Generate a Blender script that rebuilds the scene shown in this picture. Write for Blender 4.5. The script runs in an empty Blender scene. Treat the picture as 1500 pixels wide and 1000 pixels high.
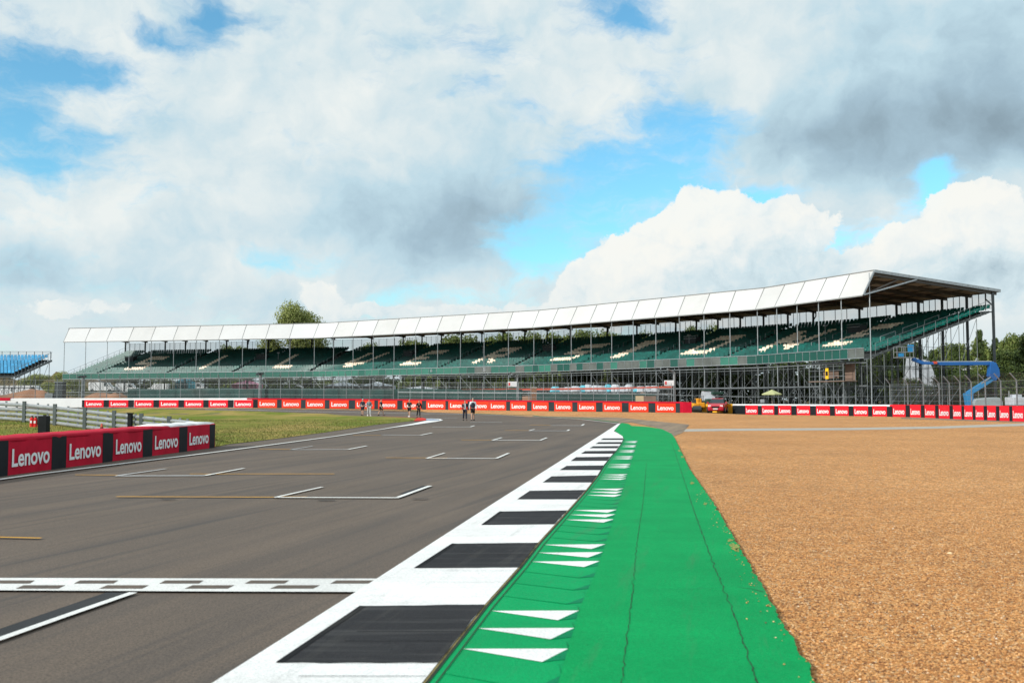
import bpy, bmesh, math, random
import numpy as np
from mathutils import Vector, Matrix, noise as mnoise
from mathutils.geometry import tessellate_polygon
random.seed(7)
rng = np.random.default_rng(7)
R = math.radians
C = bpy.context.scene.collection
scene = bpy.context.scene

# ------------------------------------------------------------------ camera
FPX = 1458.0
H = 1.65
PITCH = math.atan(86 / FPX)
cam_d = bpy.data.cameras.new("camera"); cam = bpy.data.objects.new("camera", cam_d); C.objects.link(cam)
cam_d.sensor_width = 36; cam_d.lens = 36 * FPX / 1500
cam_d.clip_start = 0.1; cam_d.clip_end = 12000
cam.location = (0, 0, H); cam.rotation_euler = (math.pi / 2 + PITCH, 0, 0)
cam_d.dof.use_dof = True; cam_d.dof.focus_distance = 45; cam_d.dof.aperture_fstop = 3.2
scene.camera = cam

# ------------------------------------------------------------------ terrain
def sm(t):
    t = max(0.0, min(1.0, t)); return t * t * (3 - 2 * t)
def interp(x, xs, ys):
    return float(np.interp(x, xs, ys))
def terrain(x, y):
    z = 0.0
    if y > 60:
        u = 750 + 1458 * x / y
        zb = interp(u, [0, 370, 600, 800, 1010, 1100], [.69, .70, .555, .40, .26, 0])
        db = interp(u, [0, 120, 370, 600, 800, 1010, 1100], [134, 134, 125, 120, 114, 110, 114])
        z += zb * sm((y - (db - 17)) / 15)
    if y > 30 and x < -15:
        z += .55 * sm((-x - 16) / 13) * sm((y - 30) / 16) * (1 - sm((y - 66) / 16))
    return z
def ray(px, py):
    a = (px - 750) / FPX; b = (500 - py) / FPX
    cy = math.cos(PITCH) - b * math.sin(PITCH); cz = math.sin(PITCH) + b * math.cos(PITCH)
    return a / cy, cz / cy            # x per y, z per y
def at(px, py, y):
    rx, rz = ray(px, py); return Vector((rx * y, y, H + rz * y))
def gnd(px, py, dz=0.0):
    rx, rz = ray(px, py)
    y = 3.0
    f = lambda t: H + rz * t - terrain(rx * t, t)
    while f(y) > 0 and y < 400: y += .6
    lo, hi = y - .6, y
    for _ in range(24):
        m = (lo + hi) / 2
        if f(m) > 0: lo = m
        else: hi = m
    return Vector((rx * hi, hi, terrain(rx * hi, hi) + dz))
def px_x(px, y): return ray(px, 586)[0] * y

# ------------------------------------------------------------------ materials
MATS = {}
def newmat(name):
    m = bpy.data.materials.new(name); m.use_nodes = True; MATS[name] = m
    nt = m.node_tree; b = nt.nodes['Principled BSDF']; return m, nt, b
def N(nt, t, **kw):
    n = nt.nodes.new(t)
    for k, v in kw.items():
        if k.startswith('i_'):
            key = k[2:]; key = int(key) if key.isdigit() else key
            n.inputs[key].default_value = v
        else: setattr(n, k, v)
    return n
def ramp(nt, src, stops, interp_='LINEAR'):
    n = nt.nodes.new('ShaderNodeValToRGB'); n.color_ramp.interpolation = interp_
    el = n.color_ramp.elements
    while len(el) < len(stops): el.new(0.5)
    for e, (p, c) in zip(el, stops):
        e.position = p; e.color = (c[0], c[1], c[2], 1) if isinstance(c, (tuple, list)) else (c, c, c, 1)
    nt.links.new(src, n.inputs[0]); return n.outputs[0]
def nz(nt, scale, detail=3, rough=.55, vec=None, dist=0):
    n = N(nt, 'ShaderNodeTexNoise'); n.inputs['Scale'].default_value = scale; n.inputs['Detail'].default_value = detail
    n.inputs['Roughness'].default_value = rough; n.inputs['Distortion'].default_value = dist
    if vec is not None: nt.links.new(vec, n.inputs['Vector'])
    return n.outputs['Fac']
def mixc(nt, fac, a, b, mode='MIX'):
    n = N(nt, 'ShaderNodeMix', data_type='RGBA', blend_type=mode)
    for s, v in ((0, fac), (6, a), (7, b)):
        if hasattr(v, 'links') or isinstance(v, bpy.types.NodeSocket): nt.links.new(v, n.inputs[s])
        else: n.inputs[s].default_value = v if s == 0 else (v[0], v[1], v[2], 1)
    return n.outputs[2]
def mth(nt, op, a, b=0.0, c=None, clamp=False):
    n = N(nt, 'ShaderNodeMath', operation=op, use_clamp=clamp)
    for i, v in enumerate((a, b) + ((c,) if c is not None else ())):
        if isinstance(v, bpy.types.NodeSocket): nt.links.new(v, n.inputs[i])
        else: n.inputs[i].default_value = v
    return n.outputs[0]
def objco(nt, scale=(1, 1, 1), rot=(0, 0, 0)):
    t = N(nt, 'ShaderNodeTexCoord'); m = N(nt, 'ShaderNodeMapping')
    m.inputs['Scale'].default_value = scale; m.inputs['Rotation'].default_value = rot
    nt.links.new(t.outputs['Object'], m.inputs['Vector']); return m.outputs[0]
def rotco(nt, ang, scale):
    a = objco(nt, (1, 1, 1), (0, 0, ang)); m = N(nt, 'ShaderNodeMapping'); m.inputs['Scale'].default_value = scale
    nt.links.new(a, m.inputs['Vector']); return m.outputs[0]
def bump(nt, b, h, strength=.3, dist=.02):
    n = N(nt, 'ShaderNodeBump'); n.inputs['Strength'].default_value = strength; n.inputs['Distance'].default_value = dist
    nt.links.new(h, n.inputs['Height']); nt.links.new(n.outputs[0], b.inputs['Normal'])
def simple(name, col, rough=.6, metal=0, var=.12, scale=2.0, dirt=None, spec=None, bmp=0):
    m, nt, b = newmat(name)
    v = objco(nt)
    f = nz(nt, scale, 4, .6, v)
    lo = tuple(c * (1 - var) for c in col); hi = tuple(min(1, c * (1 + var)) for c in col)
    c = ramp(nt, f, [(.3, lo), (.7, hi)])
    if dirt:
        d = nz(nt, scale * .6, 5, .7, v)
        d2 = ramp(nt, d, [(.52, 0.0), (.72, 1.0)])
        c = mixc(nt, mth(nt, 'MULTIPLY', d2, dirt[1]), c, dirt[0])
    nt.links.new(c, b.inputs['Base Color'])
    b.inputs['Roughness'].default_value = rough; b.inputs['Metallic'].default_value = metal
    if spec is not None: b.inputs['Specular IOR Level'].default_value = spec
    if bmp: bump(nt, b, nz(nt, scale * 8, 3, .6, v), bmp, .01)
    return m

def mat_asphalt(name, base, far=False):
    m, nt, b = newmat(name)
    v = objco(nt)
    big = nz(nt, .12, 4, .6, v)
    col = ramp(nt, big, [(.3, tuple(c * .88 for c in base)), (.7, tuple(c * 1.12 for c in base))])
    agg = nz(nt, 60, 2, .7, v)
    col = mixc(nt, .55, col, ramp(nt, agg, [(.32, (.25, .24, .22)), (.5, (.95, .95, .95)), (.72, (1.7, 1.6, 1.5))]), 'MULTIPLY')
    # rubber laid down along the driving line
    s1 = nz(nt, 1, 4, .6, rotco(nt, R(13), (1.3, .05, 1)))
    s2 = nz(nt, 1, 3, .6, rotco(nt, R(15), (4.5, .10, 1)))
    k = mth(nt, 'MULTIPLY', ramp(nt, s1, [(.42, 0.0), (.68, 1.0)]), .40)
    k2 = mth(nt, 'MULTIPLY', ramp(nt, s2, [(.52, 0.0), (.66, 1.0)]), .42)
    col = mixc(nt, k, col, (.052, .051, .054))
    col = mixc(nt, k2, col, (.050, .050, .053))
    nt.links.new(col, b.inputs['Base Color']); b.inputs['Roughness'].default_value = .82
    b.inputs['Specular IOR Level'].default_value = .22
    bump(nt, b, agg, .5, .006)
    return m
mat_asphalt('asphalt', (.149, .117, .093))
mat_asphalt('runoff_asphalt', (.30, .225, .155))

def mat_gravel(name):
    m, nt, b = newmat(name)
    v = objco(nt)
    vo = N(nt, 'ShaderNodeTexVoronoi'); vo.inputs['Scale'].default_value = 48; nt.links.new(v, vo.inputs['Vector'])
    sp = N(nt, 'ShaderNodeSeparateColor'); nt.links.new(vo.outputs['Color'], sp.inputs[0])
    c = ramp(nt, sp.outputs[0], [(0, (.14, .052, .018)), (.2, (.42, .172, .045)), (.5, (.63, .285, .080)), (.8, (.73, .375, .125)), (.95, (.76, .50, .25)), (1, (.74, .60, .42))])
    vo2 = N(nt, 'ShaderNodeTexVoronoi'); vo2.inputs['Scale'].default_value = 13; nt.links.new(v, vo2.inputs['Vector'])
    sp2 = N(nt, 'ShaderNodeSeparateColor'); nt.links.new(vo2.outputs['Color'], sp2.inputs[0])
    c = mixc(nt, .5, c, ramp(nt, sp2.outputs[0], [(0, (.55, .5, .45)), (.25, (.95, .95, .95)), (1, (1.25, 1.2, 1.15))]), 'MULTIPLY')
    big = nz(nt, .16, 5, .65, v)
    c = mixc(nt, 1.0, c, ramp(nt, big, [(.3, (.84, .80, .75)), (.7, (1.12, 1.12, 1.12))]), 'MULTIPLY')
    mid = nz(nt, 3.0, 4, .7, v)
    c = mixc(nt, .5, c, ramp(nt, mid, [(.35, (.72, .70, .68)), (.65, (1.2, 1.2, 1.2))]), 'MULTIPLY')
    nt.links.new(c, b.inputs['Base Color']); b.inputs['Roughness'].default_value = .9
    hh = mth(nt, 'ADD', mth(nt, 'MULTIPLY', vo.outputs['Distance'], -1.0), mth(nt, 'MULTIPLY', mid, .8))
    bump(nt, b, hh, .8, .03)
    return m
mat_gravel('gravel')

def mat_grass(name, a, bcol, dry):
    m, nt, b = newmat(name)
    v = objco(nt)
    f = nz(nt, 9, 4, .7, v)
    c = ramp(nt, f, [(.3, a), (.7, bcol)])
    d = nz(nt, .13, 5, .7, objco(nt, (1, .45, 1)), .6)
    c = mixc(nt, ramp(nt, d, [(.42, 0.0), (.62, 1.0)]), c, dry)
    w = N(nt, 'ShaderNodeTexWave'); w.inputs['Scale'].default_value = .09; w.inputs['Distortion'].default_value = 1.2
    nt.links.new(objco(nt, (1, 1, 1), (0, 0, R(70))), w.inputs['Vector'])
    c = mixc(nt, .35, c, ramp(nt, w.outputs['Fac'], [(.3, (.72, .78, .7)), (.7, (1.15, 1.12, 1.1))]), 'MULTIPLY')
    c = mixc(nt, .5, c, ramp(nt, nz(nt, 40, 2, .6, v), [(.3, (.6, .6, .6)), (.7, (1.3, 1.3, 1.3))]), 'MULTIPLY')
    nt.links.new(c, b.inputs['Base Color']); b.inputs['Roughness'].default_value = .95
    b.inputs['Specular IOR Level'].default_value = .1
    bump(nt, b, f, .9, .05)
    return m
mat_grass('infield_grass', (.105, .155, .016), (.185, .225, .030), (.36, .265, .085))
mat_grass('rough_ground', (.10, .09, .045), (.16, .13, .07), (.23, .155, .09))

def mat_paint(name, col, wear, wearcol, rough=.6, crack=True, streak=0.0):
    m, nt, b = newmat(name)
    v = objco(nt)
    c = ramp(nt, nz(nt, .8, 5, .65, v), [(.3, tuple(x * .86 for x in col)), (.7, tuple(min(1, x * 1.1) for x in col))])
    c = mixc(nt, .5, c, ramp(nt, nz(nt, 55, 3, .8, v), [(.3, (.5, .5, .5)), (.52, (1, 1, 1)), (.72, (1.35, 1.35, 1.35))]), 'MULTIPLY')
    sc = ramp(nt, nz(nt, 1, 5, .7, rotco(nt, R(12), (5, .35, 1))), [(.55, 0.0), (.75, 1.0)])
    c = mixc(nt, mth(nt, 'MULTIPLY', sc, .26), c, (.12, .115, .10))
    w = ramp(nt, nz(nt, 7, 6, .75, v), [(.60, 0.0), (.68, 1.0)])
    c = mixc(nt, mth(nt, 'MULTIPLY', w, wear), c, wearcol)
    if streak:
        s = ramp(nt, nz(nt, 1, 4, .6, objco(nt, (.5, 6, 1))), [(.5, 0.0), (.7, 1.0)])
        c = mixc(nt, mth(nt, 'MULTIPLY', s, streak), c, wearcol)
    nt.links.new(c, b.inputs['Base Color']); b.inputs['Roughness'].default_value = rough + .15
    b.inputs['Specular IOR Level'].default_value = .06
    bump(nt, b, nz(nt, 45, 3, .8, v), .7, .009)
    return m
mat_paint('kerb_white', (.84, .84, .83), .25, (.5, .48, .44), streak=.18)
mat_paint('kerb_black', (.034, .034, .037), .3, (.09, .09, .09), streak=.5)
mat_paint('kerb_black_edge', (.018, .018, .02), .1, (.06, .06, .06))
mat_paint('green_paint', (.001, .315, .088), .45, (.003, .24, .07), .55)
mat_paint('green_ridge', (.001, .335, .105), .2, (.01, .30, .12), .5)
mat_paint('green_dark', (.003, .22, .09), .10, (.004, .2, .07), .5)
mat_paint('line_white', (.78, .78, .76), .35, (.3, .29, .27))
mat_paint('line_worn', (.52, .53, .54), .6, (.16, .15, .15))
mat_paint('line_yellow', (.62, .33, .06), .4, (.2, .14, .07))
mat_paint('line_dark', (.05, .052, .055), .3, (.09, .085, .08))
mat_paint('kerb_red', (.62, .05, .035), .2, (.35, .08, .05))
mat_paint('kerb_grey', (.30, .35, .44), .2, (.3, .3, .3))
mat_paint('concrete', (.45, .42, .37), .4, (.3, .25, .18))
simple('worn_green', (.20, .26, .05), .95, var=.6, scale=30)
simple('crack', (.012, .03, .016), .95)
simple('earth_moss', (.22, .17, .06), .95, var=.5, scale=20)

simple('fabric_red_shade', (.50, .010, .035), .75, spec=.12, var=.18, scale=1.4, bmp=.25)
simple('banner_red', (.56, .018, .045), .6, spec=.12, var=.12, scale=1.1, bmp=.15)
simple('banner_orange', (.80, .052, .022), .5, spec=.12, var=.07, scale=.7, bmp=.1)
simple('banner_scarlet', (.74, .018, .032), .5, spec=.12, var=.09, scale=.9, bmp=.1)
simple('banner_black', (.014, .018, .022), .6, spec=.12, var=.2, scale=1.2, bmp=.15)
simple('banner_grey', (.030, .042, .050), .6, spec=.12, var=.2, scale=1.2)
simple('lettering', (.82, .82, .84), .6, var=.04)
simple('cover_white', (.78, .79, .80), .6, var=.08, scale=2, bmp=.3)
simple('wall_white', (.74, .76, .77), .7, var=.05, scale=.5, dirt=((.4, .4, .38), .5))
simple('tyre_yellow', (.80, .42, .02), .6)
simple('galv', (.42, .45, .47), .42, .75, .18, 3, ((.2, .19, .17), .35))
simple('rail_steel', (.34, .36, .37), .45, .35, .2, 3, ((.12, .12, .11), .5))
simple('rail_post', (.09, .11, .11), .6, .3, .2, 2)
simple('galv_dull', (.22, .24, .25), .55, .4, .2, 2)
simple('steel_dark', (.035, .045, .05), .55, .2, .2, 2)
simple('scaffold', (.17, .19, .20), .5, .4, .25, 1.5)
simple('rafter', (.09, .085, .08), .6, .1, .2, 1)
simple('wood_deck', (.19, .13, .10), .8, 0, .25, .8, bmp=.2)
simple('soffit', (.60, .47, .39), .8, 0, .22, .25, ((.13, .10, .085), .7))
simple('roof_white', (.56, .563, .565), .55, 0, .04, .3, ((.55, .54, .50), .35))
simple('roof_grimy', (.54, .54, .535), .6, 0, .05, .3, ((.45, .45, .43), .5))
simple('roof_fresh', (.60, .605, .61), .5, 0, .03, .3, ((.5, .5, .48), .3))
simple('roof_seam', (.26, .27, .27), .6)
simple('terrace', (.07, .08, .08), .85, 0, .25, .8)
simple('stair', (.34, .35, .34), .8, 0, .2, 1)
simple('seat_green', (.004, .100, .082), .30, 0, .28, .35, spec=.5)
simple('seat_beige', (.92, .76, .60), .45, 0, .12, .5)
simple('seat_blue', (.02, .27, .50), .4, 0, .15, .5)
simple('panel_green', (.010, .115, .085), .5, 0, .12, .4)
simple('panel_mid', (.028, .165, .12), .5, 0, .15, .4)
simple('panel_dark', (.004, .075, .058), .5, 0, .15, .4)
simple('panel_grey', (.105, .12, .112), .6, 0, .25, .5)
simple('screen_green', (.018, .060, .055), .9, 0, .5, .35, ((.09, .12, .10), .6))
simple('soil', (.27, .135, .075), .95, 0, .35, .35, ((.15, .09, .06), .7), bmp=.6)
simple('bark', (.09, .065, .045), .9, 0, .3, 3)
simple('white_plastic', (.72, .74, .76), .5, 0, .1, 1)
simple('sheeting', (.46, .49, .53), .45, 0, .25, 1.2)
simple('pink_cloth', (.70, .25, .38), .7)
simple('cyan_cloth', (.12, .50, .62), .7)
simple('pale_green_cloth', (.46, .48, .24), .8)
simple('plywood', (.50, .38, .24), .8, 0, .15, 1)
simple('blue_paint', (.010, .10, .33), .4, 0, .1, 1)
simple('cyan_paint', (.015, .20, .44), .45, 0, .1, 1)
simple('boom_grey', (.32, .36, .37), .5, 0, .12, 1)
simple('rubber', (.02, .02, .02), .8)
simple('digger_yellow', (.78, .34, .015), .45, 0, .1, 1)
simple('sign_yellow', (.85, .50, .01), .5, 0, .05, 1)
simple('car_red', (.50, .012, .03), .22, 0, .05, 1, spec=.7)
simple('glass_dark', (.02, .03, .035), .08, 0, .05, 1, spec=.8)
simple('tractor_green', (.015, .05, .035), .4, 0, .1, 1)
simple('headlamp', (.8, .8, .8), .2)
simple('plate', (.75, .75, .7), .5)
simple('extinguisher_red', (.66, .02, .02), .35)
simple('cone_orange', (.55, .07, .03), .6)
simple('black_plastic', (.013, .015, .017), .6, 0, .3, 3, spec=.12)
simple('skin', (.50, .30, .21), .6, 0, .05, 9)
simple('cloth_navy', (.012, .018, .035), .85, 0, .2, 9)
simple('cloth_black', (.010, .010, .012), .85, 0, .2, 9)
simple('cloth_white', (.62, .66, .70), .85, 0, .08, 9)
simple('cloth_grey', (.16, .25, .28), .85, 0, .1, 9)
simple('cloth_pale', (.48, .50, .50), .85, 0, .1, 9)
simple('hair_dark', (.02, .015, .012), .7)
simple('hair_grey', (.30, .28, .26), .7)
simple('shoe_white', (.75, .75, .75), .6)

for nm_ in ('seat_green', 'seat_beige', 'seat_blue'):
    m_ = MATS[nm_]; t_ = m_.node_tree; b_ = t_.nodes['Principled BSDF']; src = b_.inputs['Base Color'].links[0].from_socket
    g_ = N(t_, 'ShaderNodeNewGeometry')
    o_ = mixc(t_, 1.0, src, ramp(t_, g_.outputs['Random Per Island'], [(0, .82), (.6, 1.0), (1, 1.28)]), 'MULTIPLY')
    t_.links.new(o_, b_.inputs['Base Color'])
def mat_leaf(name, a, b2, c3):
    m, nt, b = newmat(name)
    g = N(nt, 'ShaderNodeNewGeometry')
    c = ramp(nt, g.outputs['Random Per Island'], [(0, a), (.5, b2), (1, c3)])
    nt.links.new(c, b.inputs['Base Color']); b.inputs['Roughness'].default_value = .6
    b.inputs['Specular IOR Level'].default_value = .25
    tr = N(nt, 'ShaderNodeBsdfTranslucent'); nt.links.new(c, tr.inputs[0])
    mx = N(nt, 'ShaderNodeMixShader'); mx.inputs[0].default_value = .3
    nt.links.new(b.outputs[0], mx.inputs[1]); nt.links.new(tr.outputs[0], mx.inputs[2])
    nt.links.new(mx.outputs[0], nt.nodes['Material Output'].inputs['Surface'])
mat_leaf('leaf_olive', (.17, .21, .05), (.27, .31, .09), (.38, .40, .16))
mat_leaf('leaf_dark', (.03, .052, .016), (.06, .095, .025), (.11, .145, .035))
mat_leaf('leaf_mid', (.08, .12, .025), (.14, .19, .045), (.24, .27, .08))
mat_leaf('blade', (.09, .11, .02), (.16, .17, .045), (.30, .24, .10))

def mat_mesh(name, col, keep):
    m, nt, b = newmat(name)
    b.inputs['Base Color'].default_value = (*col, 1); b.inputs['Roughness'].default_value = .7
    t = N(nt, 'ShaderNodeBsdfTransparent'); mx = N(nt, 'ShaderNodeMixShader'); mx.inputs[0].default_value = keep
    nt.links.new(t.outputs[0], mx.inputs[1]); nt.links.new(b.outputs[0], mx.inputs[2])
    nt.links.new(mx.outputs[0], nt.nodes['Material Output'].inputs['Surface'])
mat_mesh('wire_mesh', (.14, .16, .16), .12)
mat_mesh('rear_mesh', (.25, .30, .33), .30)

# ------------------------------------------------------------------ mesh helpers
OFF = {}
class MB:
    def __init__(s): s.v = []; s.f = []; s.m = []; s.mi = 0
    def mat(s, i): s.mi = i; return s
    def add(s, vs, fs):
        o = len(s.v); s.v.extend([tuple(v) for v in vs])
        for f in fs: s.f.append(tuple(o + i for i in f)); s.m.append(s.mi)
    def quad(s, a, b, c, d): s.add([a, b, c, d], [(0, 1, 2, 3)])
    def box(s, c, size, rz=0.0, M=None):
        hx, hy, hz = size[0] / 2, size[1] / 2, size[2] / 2
        ca, sa = math.cos(rz), math.sin(rz); vs = []
        for x, y, z in ((-hx, -hy, -hz), (hx, -hy, -hz), (hx, hy, -hz), (-hx, hy, -hz), (-hx, -hy, hz), (hx, -hy, hz), (hx, hy, hz), (-hx, hy, hz)):
            vs.append(Vector((c[0] + x * ca - y * sa, c[1] + x * sa + y * ca, c[2] + z)))
        s.add(vs, [(0, 3, 2, 1), (4, 5, 6, 7), (0, 1, 5, 4), (1, 2, 6, 5), (2, 3, 7, 6), (3, 0, 4, 7)])
    def hexa(s, b4, t4):   # bottom 4 ccw, top 4 ccw
        s.add(list(b4) + list(t4), [(0, 3, 2, 1), (4, 5, 6, 7), (0, 1, 5, 4), (1, 2, 6, 5), (2, 3, 7, 6), (3, 0, 4, 7)])
    def beam(s, p, q, w, h, up=Vector((0, 0, 1))):
        p, q = Vector(p), Vector(q); d = (q - p).normalized()
        a = d.cross(up)
        if a.length < 1e-4: a = Vector((1, 0, 0))
        a = a.normalized() * w / 2; u = a.cross(d).normalized() * h / 2
        s.hexa([p - a - u, p + a - u, q + a - u, q - a - u], [p - a + u, p + a + u, q + a + u, q - a + u])
    def tube(s, p, q, r, n=5, r2=None, cap=True):
        p, q = Vector(p), Vector(q); d = (q - p)
        if d.length < 1e-5: return
        d.normalize(); r2 = r if r2 is None else r2
        a = d.orthogonal().normalized(); b = d.cross(a)
        vs = []
        for i in range(n):
            t = 2 * math.pi * i / n; k = a * math.cos(t) + b * math.sin(t)
            vs.append(p + k * r); vs.append(q + k * r2)
        fs = [(2 * i, 2 * ((i + 1) % n), 2 * ((i + 1) % n) + 1, 2 * i + 1) for i in range(n)]
        if cap: fs += [tuple(2 * i for i in range(n))[::-1], tuple(2 * i + 1 for i in range(n))]
        s.add(vs, fs)
    def prism(s, pts, z0, z1):   # pts plan ccw
        n = len(pts); vs = [(p[0], p[1], z0) for p in pts] + [(p[0], p[1], z1) for p in pts]
        s.add(vs, [tuple(range(n))[::-1], tuple(range(n, 2 * n))] + [(i, (i + 1) % n, n + (i + 1) % n, n + i) for i in range(n)])
    def extr(s, prof, axis_pts):   # profile list of (a,b) in local frame; sections list of (origin, ua, ub)
        n = len(prof); vs = []
        for o, ua, ub in axis_pts:
            for a, b in prof: vs.append(o + ua * a + ub * b)
        fs = []
        for k in range(len(axis_pts) - 1):
            for i in range(n):
                j = (i + 1) % n; fs.append((k * n + i, k * n + j, (k + 1) * n + j, (k + 1) * n + i))
        L = (len(axis_pts) - 1) * n
        fs += [tuple(range(n))[::-1], tuple(range(L, L + n))]
        s.add(vs, fs)
    def build(s, name, mats, parent=None, smooth=False, bevel=0):
        off = Vector((0, 0, 0))
        if parent is not None: off = OFF.get(parent.name, Vector((0, 0, 0)))
        me = bpy.data.meshes.new(name)
        me.from_pydata([(v[0] - off.x, v[1] - off.y, v[2] - off.z) for v in s.v], [], s.f)
        if isinstance(mats, str): mats = [mats]
        for k in mats: me.materials.append(MATS[k])
        if len(mats) > 1: me.polygons.foreach_set('material_index', s.m)
        if smooth: me.polygons.foreach_set('use_smooth', [True] * len(me.polygons))
        me.update()
        o = bpy.data.objects.new(name, me); C.objects.link(o)
        if parent is not None: o.parent = parent; OFF[o.name] = off
        if bevel:
            bv = o.modifiers.new('bevel', 'BEVEL'); bv.width = bevel; bv.segments = 2; bv.limit_method = 'ANGLE'
        return o
def tag(o, label=None, cat=None, group=None, kind=None):
    if label: o['label'] = label
    if cat: o['category'] = cat
    if group: o['group'] = group
    if kind: o['kind'] = kind
    return o
def thing(name, loc, label, cat, group=None):
    o = bpy.data.objects.new(name, None); C.objects.link(o); o.location = loc; o.empty_display_size = .3
    OFF[o.name] = Vector(loc); return tag(o, label, cat, group)

# ------------------------------------------------------------------ ground sheets
GX, GY = 4.0, 2.5
def sheet(name, pts, mat, dz, kind='structure', raw=False):
    """flat sheet laid on the terrain; pts are world (x, y)"""
    bm = bmesh.new()
    P = [Vector((p[0], p[1], 0)) for p in pts]
    vs = [bm.verts.new(p) for p in P]
    for t in tessellate_polygon([P]):
        try: bm.faces.new([vs[i] for i in t])
        except ValueError: pass
    xs = [p.x for p in P]; ys = [p.y for p in P]
    g = 0
    y = math.ceil(max(min(ys), 27.5) / GY) * GY
    while y < max(ys):
        bmesh.ops.bisect_plane(bm, geom=bm.verts[:] + bm.edges[:] + bm.faces[:], plane_co=(0, y, 0), plane_no=(0, 1, 0)); y += GY
    if max(ys) > 60 or min(xs) < -15:
        x = math.ceil(min(xs) / GX) * GX
        while x < max(xs):
            bmesh.ops.bisect_plane(bm, geom=bm.verts[:] + bm.edges[:] + bm.faces[:], plane_co=(x, 0, 0), plane_no=(1, 0, 0)); x += GX
    for v in bm.verts: v.co.z = terrain(v.co.x, v.co.y) + dz
    bmesh.ops.recalc_face_normals(bm, faces=bm.faces)
    for f in bm.faces:
        f.normal_update()
        if f.normal.z < 0: f.normal_flip()
    me = bpy.data.meshes.new(name); bm.to_mesh(me); bm.free(); me.materials.append(MATS[mat])
    o = bpy.data.objects.new(name, me); C.objects.link(o)
    if kind: o['kind'] = kind
    return o
def pxs(pts): return [gnd(*p) for p in pts]
def stripe(name, pts, w, mat, dz, px=True, side=0):
    P = [gnd(*p) for p in pts] if px else [Vector((p[0], p[1], 0)) for p in pts]
    L, Rr = [], []
    for i, p in enumerate(P):
        a = P[max(0, i - 1)]; b = P[min(len(P) - 1, i + 1)]
        d = Vector((b.x - a.x, b.y - a.y, 0)).normalized(); n = Vector((-d.y, d.x, 0))
        L.append(p + n * w * (.5 + side)); Rr.append(p - n * w * (.5 - side))
    return sheet(name, [(q.x, q.y) for q in L + Rr[::-1]], mat, dz)

# ================================================================== GROUND
g = MB()
gxs = [-4000, -1500, -600, -300] + [x * GX for x in range(-40, 31)] + [300, 700, 1500, 4000]
gys = [-200, -40, 0, 12] + [27.5 + GY * k for k in range(0, 86)] + [300, 400, 700, 1500, 3000, 7000]
vs = [(x, y, terrain(x, y)) for y in gys for x in gxs]
nx = len(gxs)
g.add(vs, [(j * nx + i, j * nx + i + 1, (j + 1) * nx + i + 1, (j + 1) * nx + i) for j in range(len(gys) - 1) for i in range(nx - 1)])
tag(g.build('ground', 'rough_ground'), kind='structure')

KR = [(560, 1085), (599, 1035), (642, 980), (710, 893), (760, 836), (788, 800), (831, 752), (858, 721), (875, 699), (884, 684), (894, 671), (902, 662), (907, 655), (911, 649), (913, 643.5)]
KRw = pxs(KR)
KLw = pxs([(200, 1083), (327, 1000), (550, 855), (730, 736), (820, 677.5), (880, 638), (905, 621.3)])
sheet('gravel_trap', [(.4, 4.2), (30, 4.2), (75, 40), (75, 70)] + [tuple(gnd(*p)[:2]) for p in [(1500, 617.2), (1400, 613.5), (1300, 609.6), (1230, 608.4), (1060, 605.8), (1010, 603.9), (800, 601.6), (600, 598.9), (560, 598.4), (640, 606), (800, 614), (907, 624), (925, 640), (905, 760), (850, 900)]], 'gravel', .010)
asp = [(-9, 4.5)] + [tuple(p[:2]) for p in KRw] + [tuple(gnd(*p)[:2]) for p in [(907, 620), (880, 617.6), (800, 611), (722, 606.8), (640, 604.2), (560, 601.6), (480, 599.6), (300, 597.6), (120, 597.1)]] + [(-100, 128), (-80, 70), (-40, 30), (-16, 9)]
sheet('track', asp, 'asphalt', .020)
gr = [tuple(gnd(*p)[:2]) for p in [(318, 655), (335, 651.5), (400, 644), (475, 634), (550, 622.5), (600, 617.3), (618, 616), (617, 613.6), (600, 612), (567, 610.8), (480, 606.3), (300, 600.8), (180, 598.4)]] + [(-90, 118), (-78, 68), (-39, 30), (-16, 9), (-12, 12), (-11.3, 33)]
sheet('infield_grass', gr, 'infield_grass', .036)
tr_ = [tuple(p[:2]) for p in pxs([(120, 597.0), (300, 597.6), (480, 599.4), (600, 601.2), (600, 600.6), (480, 598.9), (300, 597.2), (120, 596.8)])]
stripe('tan_verge', [(200, 598.0), (370, 598.0), (480, 599.3), (600, 601.5)], 1.2, 'gravel', .03)

# run-off asphalt beyond the green paint and the pale service strip across the gravel
sheet('runoff_area', pxs([(780, 609.2), (905, 611.5), (1010, 622), (1000, 634), (985, 640), (960, 626), (925, 619), (906, 620), (860, 615.5)]), 'runoff_asphalt', .024)
sheet('service_strip', pxs([(975, 629), (1060, 628), (1250, 626.8), (1375, 624.6), (1500, 620), (1560, 617.5), (1560, 621), (1500, 623.8), (1375, 627.8), (1250, 630), (1060, 631.2), (985, 632.8)]), 'concrete', .018)
sheet('barrier_apron', pxs([(1320, 611.4), (1400, 613.5), (1500, 617.4), (1600, 621), (1600, 623), (1500, 619), (1400, 615.8), (1320, 613.2)]), 'runoff_asphalt', .016)

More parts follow.
